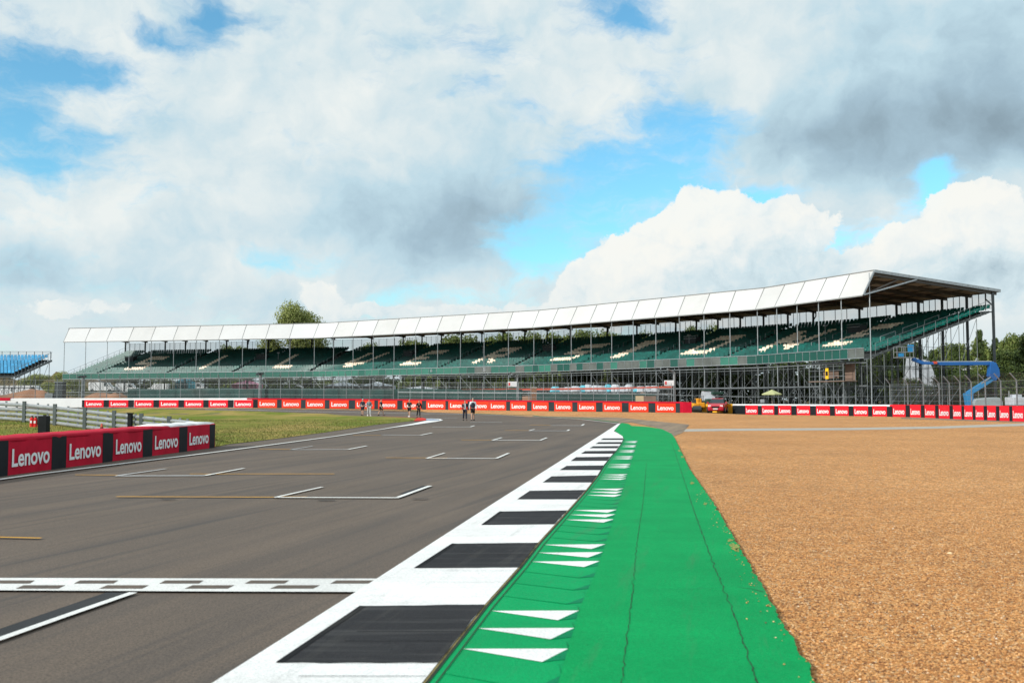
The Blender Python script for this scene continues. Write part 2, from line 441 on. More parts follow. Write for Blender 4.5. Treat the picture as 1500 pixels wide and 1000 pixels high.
def dens(P, step):
    out = []
    for a, b in zip(P, P[1:]):
        n = max(1, int((Vector(b[:2]) - Vector(a[:2])).length / step))
        for k in range(n): out.append((a[0] + (b[0] - a[0]) * k / n, a[1] + (b[1] - a[1]) * k / n))
    out.append((P[-1][0], P[-1][1])); return out
GE = pxs([(1230, 1070), (1190, 1000), (1175, 969), (1147, 922), (1117, 866), (1082, 805), (1045, 740), (1010, 689), (988, 642)])
edge = []
for i, (x, y) in enumerate(dens(GE, .06)):
    edge.append((x + .035 * (mnoise.noise(Vector((y * 3, 1, 0))) + .6 * mnoise.noise(Vector((y * 11, 4, 0)))), y))
far = [tuple(gnd(*p)[:2]) for p in [(984, 636), (970, 629), (950, 625.5), (925, 624), (921, 621), (912, 619.8), (908, 620.6), (900, 631), (907, 636)]]
sheet('green_runoff', edge + far + [tuple(p[:2]) for p in KRw[::-1]], 'green_paint', .028)
DIV = pxs([(800, 1070), (821, 1000), (849, 899), (872, 847), (898, 768), (925, 680), (935, 645)])
sheet('green_kerb', [tuple(p[:2]) for p in DIV] + [tuple(gnd(913, 643.5)[:2])] + [tuple(p[:2]) for p in KRw[::-1]], 'green_ridge', .034)
sheet('green_flat', [tuple(p[:2]) for p in DIV] + [tuple(gnd(984, 641)[:2])] + edge[::-1], 'green_paint', .046)
stripe('kerb_joint', KR, .024, 'crack', .0385, side=-.9)
stripe('kerb_joint', [(p[0], p[1]) for p in KR], .009, 'crack', .040, side=-8.6)
stripe('moss_line', KR[:9], .022, 'earth_moss', .0405, side=-.2)

# kerb
sheet('kerb', [tuple(p[:2]) for p in KLw] + [tuple(gnd(*p)[:2]) for p in [(909, 620.6), (899, 632.3), (906, 636), (912, 640)]] + [tuple(p[:2]) for p in KRw[::-1]], 'kerb_white', .044)
BLK = [((404, 981), (642, 981), (710, 893.5), (527, 896)), ((607, 838.5), (760, 837.5), (788, 800.5), (662, 802)), ((705, 773.6), (812, 772.5), (831, 751.8), (732, 753.5)),
       ((757.6, 735), (845, 735), (858, 721), (776, 722.3)), ((795, 709.6), (867, 709.6), (875, 699), (808, 700.5)), ((820, 691), (880, 691), (884, 684), (830, 684.7)),
       ((836, 677.3), (889, 677), (894, 671), (844, 671.6)), ((851, 666.4), (898.5, 666.4), (902, 662), (857, 662.5)), ((863.6, 658.2), (904, 658.2), (907, 654.8), (869, 655.2)),
       ((872, 651.7), (909, 651.7), (911, 648.8), (877, 649)), ((879.5, 645.6), (912, 645.6), (912.8, 643.2), (884, 643.4)), ((300, 1062), (583, 1062), (599, 1040), (330, 1042))]
for q in BLK:
    P = pxs(q)
    bl, br, tr, tl = P
    def wob(a, b, amp):
        o = []
        for k in range(12):
            t = k / 12; p = a.lerp(b, t)
            o.append((p.x + amp * mnoise.noise(p * 9), p.y + amp * mnoise.noise(p * 7 + Vector((5, 5, 0)))))
        return o
    poly = wob(bl, br, .012) + wob(br, tr, .012) + wob(tr, tl, .012) + wob(tl, bl, .006)
    sheet('kerb_block', poly, 'kerb_black', .048)
    n = (bl - tl).normalized()
    e1 = [(bl.x, bl.y), (tl.x, tl.y), (tl.x + .05, tl.y - .01), (bl.x + .05, bl.y + .01)]
    if bl.y < 14: sheet('kerb_block_edge', e1, 'kerb_black_edge', .051)
# seams across the kerb, one per casting
for y in [5.9, 6.2, 6.75, 7.02, 8.9, 9.5, 10.5, 12.0]:
    xl = interp(y, [p.y for p in KLw], [p.x for p in KLw]) + .45; xr = interp(y, [p.y for p in KRw], [p.x for p in KRw])
    P = [(xl + (xr - xl) * k / 9, y + .012 * mnoise.noise(Vector((k, y, 0)))) for k in range(10)]
    if xr > xl: stripe('kerb_seam', P, .008, 'kerb_black_edge' if any(abs(y - a) < .35 for a in (6.2, 6.0, 10.4, 6.9)) else 'line_worn', .0515, px=False)
# saw-tooth ridges on the green kerb, three white then plain
tw = MB()
kx = lambda y: interp(y, [p.y for p in KRw], [p.x for p in KRw]) + .085
dx_ = lambda y: interp(y, [p.y for p in DIV], [p.x for p in DIV]) - .005
k = -6
while True:
    y = 6.59 + .585 * k; k += 1
    if y < 4.6: continue
    if y > 40: break
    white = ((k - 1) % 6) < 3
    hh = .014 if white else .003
    Lp = Vector((kx(y), y, .037)); Rp = Vector((dx_(y), y - .05, .036 + hh)); xb = Lp.x + .74 * (Rp.x - Lp.x)
    dB = .33 if y < 20 else .25
    Bp = Vector((xb, y - dB, .038)); R0 = Vector((Rp.x, y - .12 - dB * .4, .036))
    back = Vector((Rp.x, y + .22, .036)); backL = Vector((Lp.x, y + .06, .036))
    tw.mat(0 if white else 1).add([Lp, Bp, Rp], [(0, 1, 2)])
    tw.mat(2).add([Bp, R0, Rp], [(0, 1, 2)])  # shadow side of the tooth, shade put into a darker green
    tw.mat(1).add([Lp, Rp, back, backL], [(0, 1, 2, 3)])
tag(tw.build('kerb_ridges', ['kerb_white', 'green_ridge', 'green_dark']), kind='structure')

def crackline(pts, w, seed):
    P = dens(pxs(pts), .05); out = []
    for i, (x, y) in enumerate(P):
        out.append((x + .022 * mnoise.noise(Vector((y * 5, seed, 0))) + .012 * mnoise.noise(Vector((y * 21, seed, 2))), y))
    step = [out[i:i + 14] for i in range(0, len(out) - 1, 13)]
    L = []; Rr = []
    for i in range(len(out) - 1):
        x, y = out[i]; ww = w * (.35 + .9 * abs(mnoise.noise(Vector((y * 8, seed + 3, 1)))) * 1.6)
        L.append((x - ww / 2, y)); Rr.append((x + ww / 2, y))
    sheet('crack', L + Rr[::-1], 'crack', .050)
crackline([(905, 1040), (912, 1000), (926, 880), (933, 800), (942, 740), (947, 680)], .008, 1)
crackline([(1120, 1040), (1105, 1000), (1077, 913), (1045, 833), (1017, 754), (998, 693), (984, 650)], .011, 7)
stripe('crack', [(1082, 868), (1100, 870), (1119, 875)], .008, 'crack', .050)
stripe('crack', [(925, 871), (1000, 871), (1060, 868)], .006, 'green_dark', .050)

random.seed(5)
for cx, cy, rr in [(1076, 806, 10), (1070, 797, 6), (1080, 812, 5), (1014, 711, 5), (1000, 671, 4), (995, 662, 3), (1033, 742, 4)]:
    P_ = []
    for k in range(14):
        a_ = 2 * math.pi * k / 14; q_ = rr * random.uniform(.35, 1.0); P_.append((cx + q_ * math.cos(a_), cy + .6 * q_ * math.sin(a_)))
    sheet('worn_patch', pxs(P_), 'worn_green', .0495)
# ---- painted markings
stripe('edge_line', [(-120, 722.5), (0, 705), (47, 698.2), (150, 685), (300, 666), (375, 656), (490, 640.3), (560, 629.5), (605, 622), (628, 618.6)], .15, 'line_white', .050)
sheet('apex_kerb', pxs([(560, 629.2), (603, 621.5), (622, 617.2), (640, 615.2), (620, 613.8), (632, 613.6), (645, 614.4), (649, 616.2), (640, 618.2), (622, 620.8), (603, 623.6)]), 'kerb_white', .052)
sheet('apex_kerb_red', pxs([(606, 617.2), (608, 614.8), (612.6, 612.4), (619, 612.4), (624.5, 614), (624, 616.2), (615, 617.2)]), 'kerb_red', .054)
sheet('apex_kerb_grey', pxs([(624.5, 614), (634, 614), (643, 615), (644, 616.4), (630, 617), (624, 616.2)]), 'kerb_grey', .055)
stripe('apex_kerb_rim', [(560, 610.4), (585, 611.2), (608, 612.2), (619, 613)], .35, 'kerb_red', .055)
stripe('far_edge_line', [(300, 600.0), (480, 603.6), (600, 606), (700, 607.2), (780, 610), (850, 614.6), (905, 621)], .22, 'line_worn', .046)
stripe('far_green_line', [(690, 606.0), (780, 608.8), (850, 613.0), (906, 619.2)], .30, 'green_dark', .047)

sheet('start_line', pxs([(-260, 850.5), (0, 852.2), (300, 853), (556, 853.3), (530, 873.3), (300, 872.4), (0, 870.8), (-260, 869)]), 'line_white', .040)
per = 126.5
for k in range(-3, 5):
    x0 = 108 + 122.5 * k + (k > 0) * 3 * k * .9
    a, b = x0, x0 + 65
    sheet('start_line_square', pxs([(a, 861.0), (b - 7, 861.0), (b, 856.4), (a + 9, 856.4)]), 'asphalt', .0425)
    a2, b2 = x0 + 37, x0 + 100
    if b2 < 500: sheet('start_line_square', pxs([(a2, 868.6), (b2, 868.6), (b2 + 10, 863.6), (a2 + 12, 863.6)]), 'asphalt', .0425)
sheet('painted_out_line', pxs([(-60, 950), (-60, 948), (0, 928), (155, 873.8), (192, 873.8), (0, 940)]), 'line_dark', .038)
stripe('pit_line', [(-80, 969.5), (0, 943.5), (100, 907.5), (195, 874)], .075, 'line_white', .041)
W, Y, D = 'line_white', 'line_yellow', 'line_dark'
for pts, w, m in [
    ([(170, 730.3), (403, 731)], .09, Y), ([(403, 731.6), (585, 732.2)], .11, W), ([(405, 730.3), (450, 730.6)], .05, Y), ([(403, 731.6), (472, 716)], .07, W), ([(582, 732), (630, 714.3)], .09, W), ([(590, 726), (624, 714)], .12, D),
    ([(110, 697.6), (172, 698)], .10, Y), ([(170, 699.2), (300, 698.8)], .16, 'line_worn'), ([(278, 696.3), (490, 696.2)], .10, Y), ([(170, 699), (243, 688.5)], .08, 'line_worn'), ([(300, 698.8), (357, 688)], .09, W),
    ([(380, 659), (428, 659.6)], .14, Y), ([(425, 660), (510, 659.7)], .2, 'line_worn'), ([(510, 659.7), (537, 654.4)], .10, W), ([(425, 660), (458, 654.6)], .07, 'line_worn'),
    ([(565, 672), (655, 672.4)], .11, Y), ([(625, 673.2), (727, 673.3)], .17, W), ([(625, 673), (651, 665.2)], .08, W), ([(727, 673.2), (745, 665.3)], .09, W),
    ([(676, 645.4), (722, 645.6)], .18, Y), ([(721, 646), (791, 646.1)], .28, W), ([(721, 646), (735, 642)], .1, W), ([(791, 646.1), (801, 642.2)], .1, W),
    ([(739, 631), (775, 631.2)], .25, Y), ([(775, 631.6), (831, 631.8)], .4, 'line_worn'), ([(775, 631.6), (783, 629.5)], .1, W), ([(831, 631.8), (834, 630)], .12, W),
    ([(776, 623), (807, 623.4)], .35, Y), ([(807, 623.7), (852, 624)], .5, 'line_worn'), ([(852, 624), (855.5, 621.8)], .14, W),
    ([(633, 626), (689, 626)], .45, 'line_worn'), ([(689, 626), (695, 624)], .12, W), ([(560, 637.8), (616, 638.4)], .3, 'line_worn'), ([(616, 638.4), (633, 634.8)], .11, W), ([(517, 638.5), (558, 638.4)], .2, Y),
    ([(689, 619), (735, 619)], .5, 'line_worn'), ([(640, 612.6), (670, 612.4)], .5, 'line_worn'), ([(-60, 789.6), (0, 791), (60, 792.4)], .075, Y)]:
    stripe('grid_marking', pts, w, m, .040 if m != W else .043)
for (x, y, w_, hgt) in [(246, 735, 22, 1.3), (477, 736.2, 26, 1.4), (615, 734, 24, 1.3)]:
    sheet('asphalt_patch', pxs([(x - w_ / 2, y), (x + w_ / 2, y - .2), (x + w_ / 2 + 1, y - hgt * .62), (x - w_ / 2 + 3, y - hgt * .62)]), 'line_dark', .041)

# loose stones over the near gravel
def stones():
    V = []; F = []; base = [(1, 0, 0), (-1, 0, 0), (0, 1, 0), (0, -1, 0), (0, 0, 1), (.6, .6, .6), (-.6, .5, .55), (.1, -.8, .55)]
    tri = [(4, 0, 5), (5, 0, 2), (4, 5, 6), (5, 2, 6), (6, 2, 1), (4, 6, 1), (4, 1, 7), (7, 1, 3), (4, 7, 0), (7, 3, 0)]
    ge = [(p[0], p[1]) for p in GE]; gy = [p[1] for p in ge]; gx = [p[0] for p in ge]
    n = 0
    while n < 34000:
        y = 5.0 + 13 * random.random() ** 1.35
        x0 = float(np.interp(y, gy, gx)) + .01
        xm = y * .53
        x = x0 + (xm - x0) * random.random()
        sp_ = random.random() < .004
        if sp_: x = x0 - abs(random.gauss(0, .10))
        r = random.uniform(.004, .0105) * (1.5 if random.random() < .03 else 1)
        a = random.random() * 6.28; ca, sa = math.cos(a), math.sin(a); sx, sy, sz = r * random.uniform(.8, 1.3), r * random.uniform(.6, 1), r * random.uniform(.5, .9)
        o = len(V)
        for bx, by, bz in base:
            X, Yy = bx * sx, by * sy
            V.append((x + X * ca - Yy * sa, y + X * sa + Yy * ca, (.050 if sp_ else .012) + bz * sz))
        F.extend([(o + i, o + j, o + k2) for i, j, k2 in tri]); n += 1
    for px_, py_, r_ in ((1392, 812, .03), (1200, 789, .02), (1221, 908, .016)):
        q_ = gnd(px_, py_); o = len(V)
        for bx, by, bz in base: V.append((q_.x + bx * r_ * 1.2, q_.y + by * r_, .012 + bz * r_ * .7))
        F.extend([(o + i, o + j, o + k2) for i, j, k2 in tri])
    me = bpy.data.meshes.new('loose_stones'); me.from_pydata(V, [], F)
    m, nt, b = newmat('stone')
    gg = N(nt, 'ShaderNodeNewGeometry')
    c = ramp(nt, gg.outputs['Random Per Island'], [(0, (.12, .045, .016)), (.25, (.40, .17, .05)), (.6, (.58, .275, .09)), (.9, (.68, .38, .15)), (.985, (.72, .50, .28)), (1, (.76, .68, .55))])
    nt.links.new(c, b.inputs['Base Color']); b.inputs['Roughness'].default_value = .75
    me.materials.append(m)
    o = bpy.data.objects.new('loose_stones', me); C.objects.link(o); tag(o, kind='stuff')
stones()
def blades():
    V = []; F = []
    P = [p for p in gr]
    def inside(x, y):
        c = False; j = len(P) - 1
        for i in range(len(P)):
            if (P[i][1] > y) != (P[j][1] > y) and x < (P[j][0] - P[i][0]) * (y - P[i][1]) / (P[j][1] - P[i][1]) + P[i][0]: c = not c
            j = i
        return c
    n = 0
    while n < 30000:
        y = 28 + 55 * random.random() ** 1.3; x = random.uniform(-.52 * y, -4)
        if not inside(x, y): continue
        z = terrain(x, y) + .03; a = random.random() * 6.28; w = random.uniform(.01, .03); h = random.uniform(.03, .09)
        dx, dy = math.cos(a) * w, math.sin(a) * w; o = len(V)
        V += [(x - dx, y - dy, z), (x + dx, y + dy, z), (x + random.uniform(-.03, .03), y + random.uniform(-.03, .03), z + h)]
        F.append((o, o + 1, o + 2)); n += 1
    me = bpy.data.meshes.new('grass'); me.from_pydata(V, [], F); me.materials.append(MATS['blade'])
    o = bpy.data.objects.new('grass', me); C.objects.link(o); tag(o, kind='stuff')
blades()

# ================================================================== BARRIERS
def text_mesh(body, thick=.03, res=3):
    cu = bpy.data.curves.new('txt', 'FONT'); cu.body = body; cu.offset = thick; cu.resolution_u = res; cu.space_character = .98
    ob = bpy.data.objects.new('txt', cu); C.objects.link(ob)
    bpy.context.view_layer.update()
    me = ob.evaluated_get(bpy.context.evaluated_depsgraph_get()).to_mesh()
    V = [tuple(v.co) for v in me.vertices]; F = [tuple(p.vertices) for p in me.polygons]
    bpy.data.objects.remove(ob); bpy.data.curves.remove(cu)
    x0, x1 = min(v[0] for v in V), max(v[0] for v in V); y0, y1 = min(v[1] for v in V), max(v[1] for v in V)
    return [((v[0] - x0) / (x1 - x0), (v[1] - y0) / (y1 - y0)) for v in V], F
TXT = text_mesh("Lenovo", .022)

class Path:
    def __init__(s, pts):
        s.p = [Vector(p) for p in pts]; s.c = [0]
        for a, b in zip(s.p, s.p[1:]): s.c.append(s.c[-1] + (b.xy - a.xy).length)
        s.len = s.c[-1]
    def pos(s, t):
        i = 0
        while i < len(s.p) - 2 and t > s.c[i + 1]: i += 1
        a, b = s.p[i], s.p[i + 1]; k = (t - s.c[i]) / (s.c[i + 1] - s.c[i]); q = a.lerp(b, k)
        def tn(j):
            j = max(0, min(len(s.p) - 2, j)); d = s.p[j + 1] - s.p[j]; return Vector((d.x, d.y, 0)).normalized()
        kk = max(0, min(1, k))
        t0 = tn(i - 1) + tn(i) if i > 0 else tn(i) * 2; t1 = tn(i) + tn(i + 1) if i < len(s.p) - 2 else tn(i) * 2
        d = t0.normalized().lerp(t1.normalized(), kk).normalized()
        return q, d, Vector((d.y, -d.x, 0))
    def at_px(s, px):
        k = ray(px, 586)[0]; best = None
        for i in range(len(s.p) - 1):
            a, b = s.p[i], s.p[i + 1]; fa = a.x - k * a.y; fb = b.x - k * b.y
            if (fa <= 0 <= fb) or (fb <= 0 <= fa):
                return s.c[i] + (s.c[i + 1] - s.c[i]) * (fa / (fa - fb))
        a, b = (s.p[0], s.p[1]) if px < 750 else (s.p[-2], s.p[-1])
        fa = a.x - k * a.y; fb = b.x - k * b.y; t = fa / (fa - fb)
        return (0 if px < 750 else s.c[-2]) + (b.xy - a.xy).length * t
def strip_mb(mb, path, s0, s1, off, z0, z1, step=.8, wav=0.0, th=.0, hfn=None):
    n = max(1, int(round((s1 - s0) / step))); rows = []
    for k in range(n + 1):
        t = s0 + (s1 - s0) * k / n; q, d, nn = path.pos(t); h = hfn(t) if hfn else 1.0
        w = wav * mnoise.noise(Vector((t * 1.7, z0, 0)))
        mid = wav * mnoise.noise(Vector((t * 1.3, z1 + 9, 3)))
        rows.append([q + nn * (off + w) + Vector((0, 0, z0 * h)), q + nn * (off + mid) + Vector((0, 0, (z0 + z1) / 2 * h)), q + nn * (off + w * .5) + Vector((0, 0, z1 * h + wav * .7 * mnoise.noise(Vector((t * 2.1, 4, 4)))))])
    for a, b in zip(rows, rows[1:]):
        mb.quad(a[0], b[0], b[1], a[1]); mb.quad(a[1], b[1], b[2], a[2])
    if th:   # close the panel with a rim so it is a slab
        for a, b in zip(rows, rows[1:]):
            bk = [(-path.pos(s0)[2]) * th] * 2
            mb.quad(a[2], b[2], b[2] + bk[0], a[2] + bk[0])
        for r in (rows[0], rows[-1]):
            bk = -path.pos(s0)[2] * th; mb.quad(r[0], r[2], r[2] + bk, r[0] + bk)
def body_mb(mb, path, s0, s1, thick, h, step=1.5, hfn=None, top=.0):
    step = min(step, .5)
    n = max(1, int((s1 - s0) / step)); secs = []
    for k in range(n + 1):
        t = s0 + (s1 - s0) * k / n; q, d, nn = path.pos(t); hh = (hfn(t) if hfn else 1.0) * h
        hh += top * mnoise.noise(Vector((t * 1.1, 2, 2)))
        secs.append((q, -nn, Vector((0, 0, hh))))
    mb.extr([(0, 0), (0, .96), (.04, 1.0), (thick - .05, 1.0), (thick, .95), (thick, 0)], secs)
def board(root, path, s0, s1, z0, z1, mat, label=None, hfn=None, mx=.09, my=(.20, .76), text=True, wav=.012, txt_mat='lettering'):
    mb = MB(); strip_mb(mb, path, s0, s1, .03, z0, z1, step=.45, wav=wav, th=.03, hfn=hfn)
    b = mb.build('banner', mat, root)
    if label: b['label'] = label
    if text:
        t = MB(); vs = []
        for u, v in TXT[0]:
            sx = s0 + (s1 - s0) * (mx + u * (1 - 2 * mx)); q, d, nn = path.pos(sx); h = hfn(sx) if hfn else 1.0
            vs.append(q + nn * (.03 + .022) + Vector((0, 0, h * (z0 + (z1 - z0) * (my[0] + v * (my[1] - my[0]))))))
        t.add(vs, TXT[1]); t.build('lettering', txt_mat, b)
    return b

# --- near barrier along the inside of the track
y0n, y1n = 13.0, 34.55
nf = lambda y: -10.98 + .0523 * (y - 21.7)
npts = [(nf(y0n), y0n, 0), (nf(20), 20, 0), (nf(27), 27, 0), (nf(34.0), 34.0, 0), (nf(34.6), 34.6, 0)]
PN = Path(npts)
NB = thing('barrier', (nf(24), 24, 0), 'near dark red and black padded barrier at the left with white end cover', 'barrier')
hN = .80
hf = lambda t: 1.0 + .07 * min(1, t / 22)
b = MB(); body_mb(b, PN, 0, PN.len, .95, hN - .03, 1.0, hf, .01); b.build('body', 'fabric_red_shade', NB)
# rounded nose turning back to the rail
nose = MB(); q, d, nn = PN.pos(PN.len)
P2 = []
for k in range(11):
    a = -math.pi / 2 + math.pi * k / 10   # from track side round to the grass side
    c0 = q - nn * .50
    P2.append(c0 + nn * (.50 * math.cos(a + math.pi / 2)) + d * (.45 * math.sin(a + math.pi / 2)))
pl = [(p.x, p.y) for p in P2]
nose.prism(pl, 0, hN * 1.07 - .02); nose.build('nose', 'fabric_red_shade', NB)
# white lumpy cover on top of the far end
wc = MB(); secs = []
for k in range(13):
    t = PN.len - 4.2 + 4.5 * k / 12; q2, d2, n2 = PN.pos(min(t, PN.len)); q2 = q2 + d2 * max(0, t - PN.len)
    bul = .05 + .025 * math.sin(k * 2.1) * 1.0
    secs.append((q2 + Vector((0, 0, hN * 1.055 - .03)), -n2, Vector((0, 0, bul + .03))))
wc.extr([(.10, 0), (.14, .7), (.35, 1.0), (.75, 1.05), (1.0, .6), (1.02, -1.2), (.5, -.3)], secs); wc.build('white_cover', 'cover_white', NB, smooth=True)
tc = MB(); secs = []
for k in range(90):
    t = (PN.len - 4.0) * k / 89; q2, d2, n2 = PN.pos(t)
    secs.append((q2 + Vector((0, 0, hN * hf(t) - .03)), -n2, Vector((0, 0, .045 + .02 * mnoise.noise(Vector((t * 1.9, 0, 5)))))))
tc.extr([(-.03, -1.3), (-.035, .4), (.02, 1), (.45, 1.15), (.93, 1), (.99, -1.3), (.5, 0)], secs); tc.build('top_cover', 'fabric_red_shade', NB, smooth=True)
nb = [(12, 76), (97, 150.5), (165.5, 209), (223, 262), (274, 306.5)]
sN = lambda px: PN.at_px(px)
for a, c_ in nb: board(NB, PN, sN(a), sN(c_), .02, .955 * hN, 'fabric_red_shade', None, hf, .07, (.22, .74), wav=.018)
prev = None
ends = [(-120, 12)] + [(nb[i][1], nb[i + 1][0]) for i in range(4)] + [(306.5, 314.5)]
ends[0] = (-14, 12)
for a, c_ in ends:
    mb = MB(); strip_mb(mb, PN, sN(a), sN(c_), .036, .02, .955 * hN, .4, .02, .03, hf); mb.build('black_panel', 'banner_black', NB)
board(NB, PN, sN(-14) - 2.0, sN(-14) - .05, .02, .955 * hN, 'fabric_red_shade', None, hf, .07, (.22, .74), wav=.018)

# --- guard rail behind it
RP = [(285, 37.5, .93), (252, 42, .93), (211, 45.5, 1.0), (171, 47.5, 1.05), (128, 49.4, 1.07), (84, 51.3, 1.08), (39, 53, 1.08), (-8, 54.6, 1.08), (-56, 56.2, 1.08)]
rail_pts = []
for px, dd, hh in RP:
    x = px_x(px, dd); rail_pts.append((x, dd, terrain(x, dd), hh))
GR = thing('guard_rail', (rail_pts[4][0], rail_pts[4][1], rail_pts[4][2]), 'galvanised steel crash rail of four stacked beams running across the grass at the left', 'guard rail')
dirs = Vector((rail_pts[0][0] - rail_pts[-1][0], rail_pts[0][1] - rail_pts[-1][1], 0)).normalized(); nr = Vector((dirs.y, -dirs.x, 0))
for lev in range(4):
    mb = MB(); secs = []
    for x, y, z, hh in rail_pts:
        zc = z + hh * (.14 + .235 * lev)
        secs.append((Vector((x, y, zc)), nr, Vector((0, 0, hh))))
    w = [(.0, -.085), (.05, -.065), (.085, -.02), (.085, .03), (.04, .072), (0, .085), (-.012, .08), (-.012, -.08)]
    mb.extr(w, secs); mb.build('rail_beam', 'rail_steel', GR)
for i, (x, y, z, hh) in enumerate(rail_pts[1:8]):
    mb = MB(); mb.box((x + nr.x * .11, y + nr.y * .11, z + hh / 2 + .02), (.16, .12, hh + .06), 0); mb.build('post', 'rail_post', GR)
    if i < 7:
        pass
for (a, b_) in zip(rail_pts, rail_pts[1:]):
    for kk in (.33, .66):
        mb = MB()
        x = a[0] + (b_[0] - a[0]) * kk; y = a[1] + (b_[1] - a[1]) * kk; z = a[2] + (b_[2] - a[2]) * kk; hh = a[3]
        mb.box((x - nr.x * .06, y - nr.y * .06, z + hh / 2), (.08, .08, hh)); mb.build('backing_post', 'galv_dull', GR)
# black wrapped post at the rail
px, dd = 195, 46.0; x = px_x(px, dd); z = terrain(x, dd)
t = thing('padded_post', (x, dd, z), 'narrow black padded post standing against the crash rail', 'post')
mb = MB(); mb.box((x + nr.x * .12, dd + nr.y * .12, z + .52), (.20, .2, 1.0)); mb.build('pad', 'black_plastic', t, bevel=.03)
mb = MB(); mb.box((x + nr.x * .12, dd + nr.y * .12, z + 1.03), (.24, .24, .05)); mb.build('cap', 'black_plastic', t)

# extinguishers, black box stand, cone
def extinguisher(px, dd, label):
    x = px_x(px, dd); z = terrain(x, dd) + .03
    t = thing('fire_extinguisher', (x, dd, z), label, 'extinguisher', 'fire extinguishers on the grass')
    mb = MB(); mb.tube((x, dd, z), (x, dd, z + .40), .095, 12); mb.tube((x, dd, z + .40), (x, dd, z + .47), .095, 12, .035); mb.build('cylinder', 'extinguisher_red', t, smooth=False)
    mb = MB(); mb.tube((x, dd, z + .47), (x, dd, z + .53), .03, 8); mb.beam((x - .02, dd, z + .53), (x + .12, dd, z + .56), .03, .02); mb.build('valve', 'black_plastic', t)
    mb = MB(); mb.tube((x + .05, dd - .02, z + .5), (x + .12, dd - .05, z + .35), .015, 6); mb.tube((x + .12, dd - .05, z + .35), (x + .11, dd - .04, z + .12), .015, 6); mb.build('hose', 'black_plastic', t)
    mb = MB(); mb.box((x, dd - .093, z + .25), (.09, .012, .12)); mb.build('data_plate', 'white_plastic', t)
for px, lab in ((47.5, 'left one of two red fire extinguishers standing in front of the crash rail'), (53, 'right one of two red fire extinguishers, nearest the black box on the grass')):
    extinguisher(px, 48.5, lab)
p = gnd(64, 637); x, y, z = p; s_ = y / FPX
t = thing('speaker_box', (x, y, z), 'black upright box standing on a flat foot on the grass behind the near barrier', 'box')
mb = MB(); mb.box((x, y, z + 14.5 * s_), (13 * s_, .35, 27 * s_)); mb.build('cabinet', 'black_plastic', t, bevel=.02)
mb = MB(); mb.box((x + 3 * s_, y, z + .6 * s_), (20 * s_, .5, 1.2 * s_)); mb.build('foot', 'black_plastic', t)
mb = MB(); mb.box((x + 1 * s_, y, z + 28.8 * s_), (3.5 * s_, .1, 1.6 * s_)); mb.build('carry_handle', 'black_plastic', t)
x, y = px_x(150, 45.5), 45.5; z = terrain(x, y) + .03
t = thing('traffic_cone', (x, y, z), 'small faded red cone standing in front of the crash rail', 'cone')
mb = MB(); mb.tube((x, y, z + .03), (x, y, z + .50), .13, 12, .03); mb.build('cone_body', 'cone_orange', t)
mb = MB(); mb.box((x, y, z + .015), (.34, .34, .04)); mb.build('base', 'cone_orange', t)
mb = MB(); mb.tube((x, y, z + .26), (x, y, z + .34), .085, 12, .068); mb.build('reflective_band', 'rubber', t)

# --- middle barrier
mid = []
for px, d_, in [(-90, 136), (0, 135), (120, 134), (250, 130), (370, 125.5), (480, 122.5), (600, 120), (700, 117.2), (800, 114), (900, 111.5), (1000, 110), (1013, 110)]:
    x = px_x(px, d_); mid.append((x, d_, terrain(x, d_)))
# terrain at these points sits at the barrier base
PM = Path(mid); hM = 1.22
MBr = thing('barrier', tuple(mid[6]), 'long orange-red and black padded barrier curving behind the walking people', 'barrier')
b = MB(); body_mb(b, PM, PM.at_px(370), PM.at_px(1013), .9, hM - .1, 2.0); b.build('body', 'banner_grey', MBr)
b = MB(); strip_mb(b, PM, PM.at_px(362), PM.at_px(996), .05, hM - .17, hM - .01, .6, .02, .5); b.build('top_cover', 'fabric_red_shade', MBr)
bs = [306, 343, 378, 413, 448, 483, 520.5, 554, 590, 624.5, 657, 688, 717, 747.5, 779, 812, 846, 883, 921, 960]
for i, px in enumerate(bs):
    w_ = (28 if px < 700 else 24.5) if px < 800 else (26 + (px - 800) * .022)
    if px < 370: continue
    board(MBr, PM, PM.at_px(px), PM.at_px(px + w_), .03, hM - .14, 'banner_orange', None, None, .10, (.22, .72), wav=.01)
    e0, e1 = px + w_, (bs[i + 1] if i + 1 < len(bs) else 996)
    mb = MB(); strip_mb(mb, PM, PM.at_px(e0), PM.at_px(e1), .02, .05, hM - .2, .4, .01, .03); mb.build('black_panel', 'banner_grey', MBr)
mb = MB(); strip_mb(mb, PM, PM.at_px(996), PM.at_px(1013), .06, .0, hM - .02, .3, .06, .9); e = mb.build('end_cover', 'fabric_red_shade', MBr); e['label'] = 'crumpled dark red end cover'
# white barrier further left with a white top
WB = thing('barrier', tuple(mid[3]), 'white topped far barrier with scarlet boards, left of the orange-red one', 'barrier')
b = MB(); body_mb(b, PM, PM.at_px(-90), PM.at_px(369), .9, hM, 2.0); b.build('wall', 'wall_white', WB)
for px in (124, 160, 197, 233.5, 270, 306, 343):
    board(WB, PM, PM.at_px(px), PM.at_px(px + 28), .03, hM - .24, 'banner_scarlet', None, None, .10, (.22, .72), wav=.008)
    mb = MB(); strip_mb(mb, PM, PM.at_px(px + 28), PM.at_px(px + 36.3), .02, .03, hM - .24, .4, .01, .03); mb.build('black_panel', 'banner_black', WB)
mb = MB(); strip_mb(mb, PM, PM.at_px(120), PM.at_px(124), .02, .03, hM - .24, .4, .01, .03); mb.build('black_panel', 'banner_black', WB)
mb = MB(); strip_mb(mb, PM, PM.at_px(-60), PM.at_px(15), .06, hM - .30, hM + .08, .6, .02, .9); mb.build('top_cover', 'fabric_red_shade', WB)

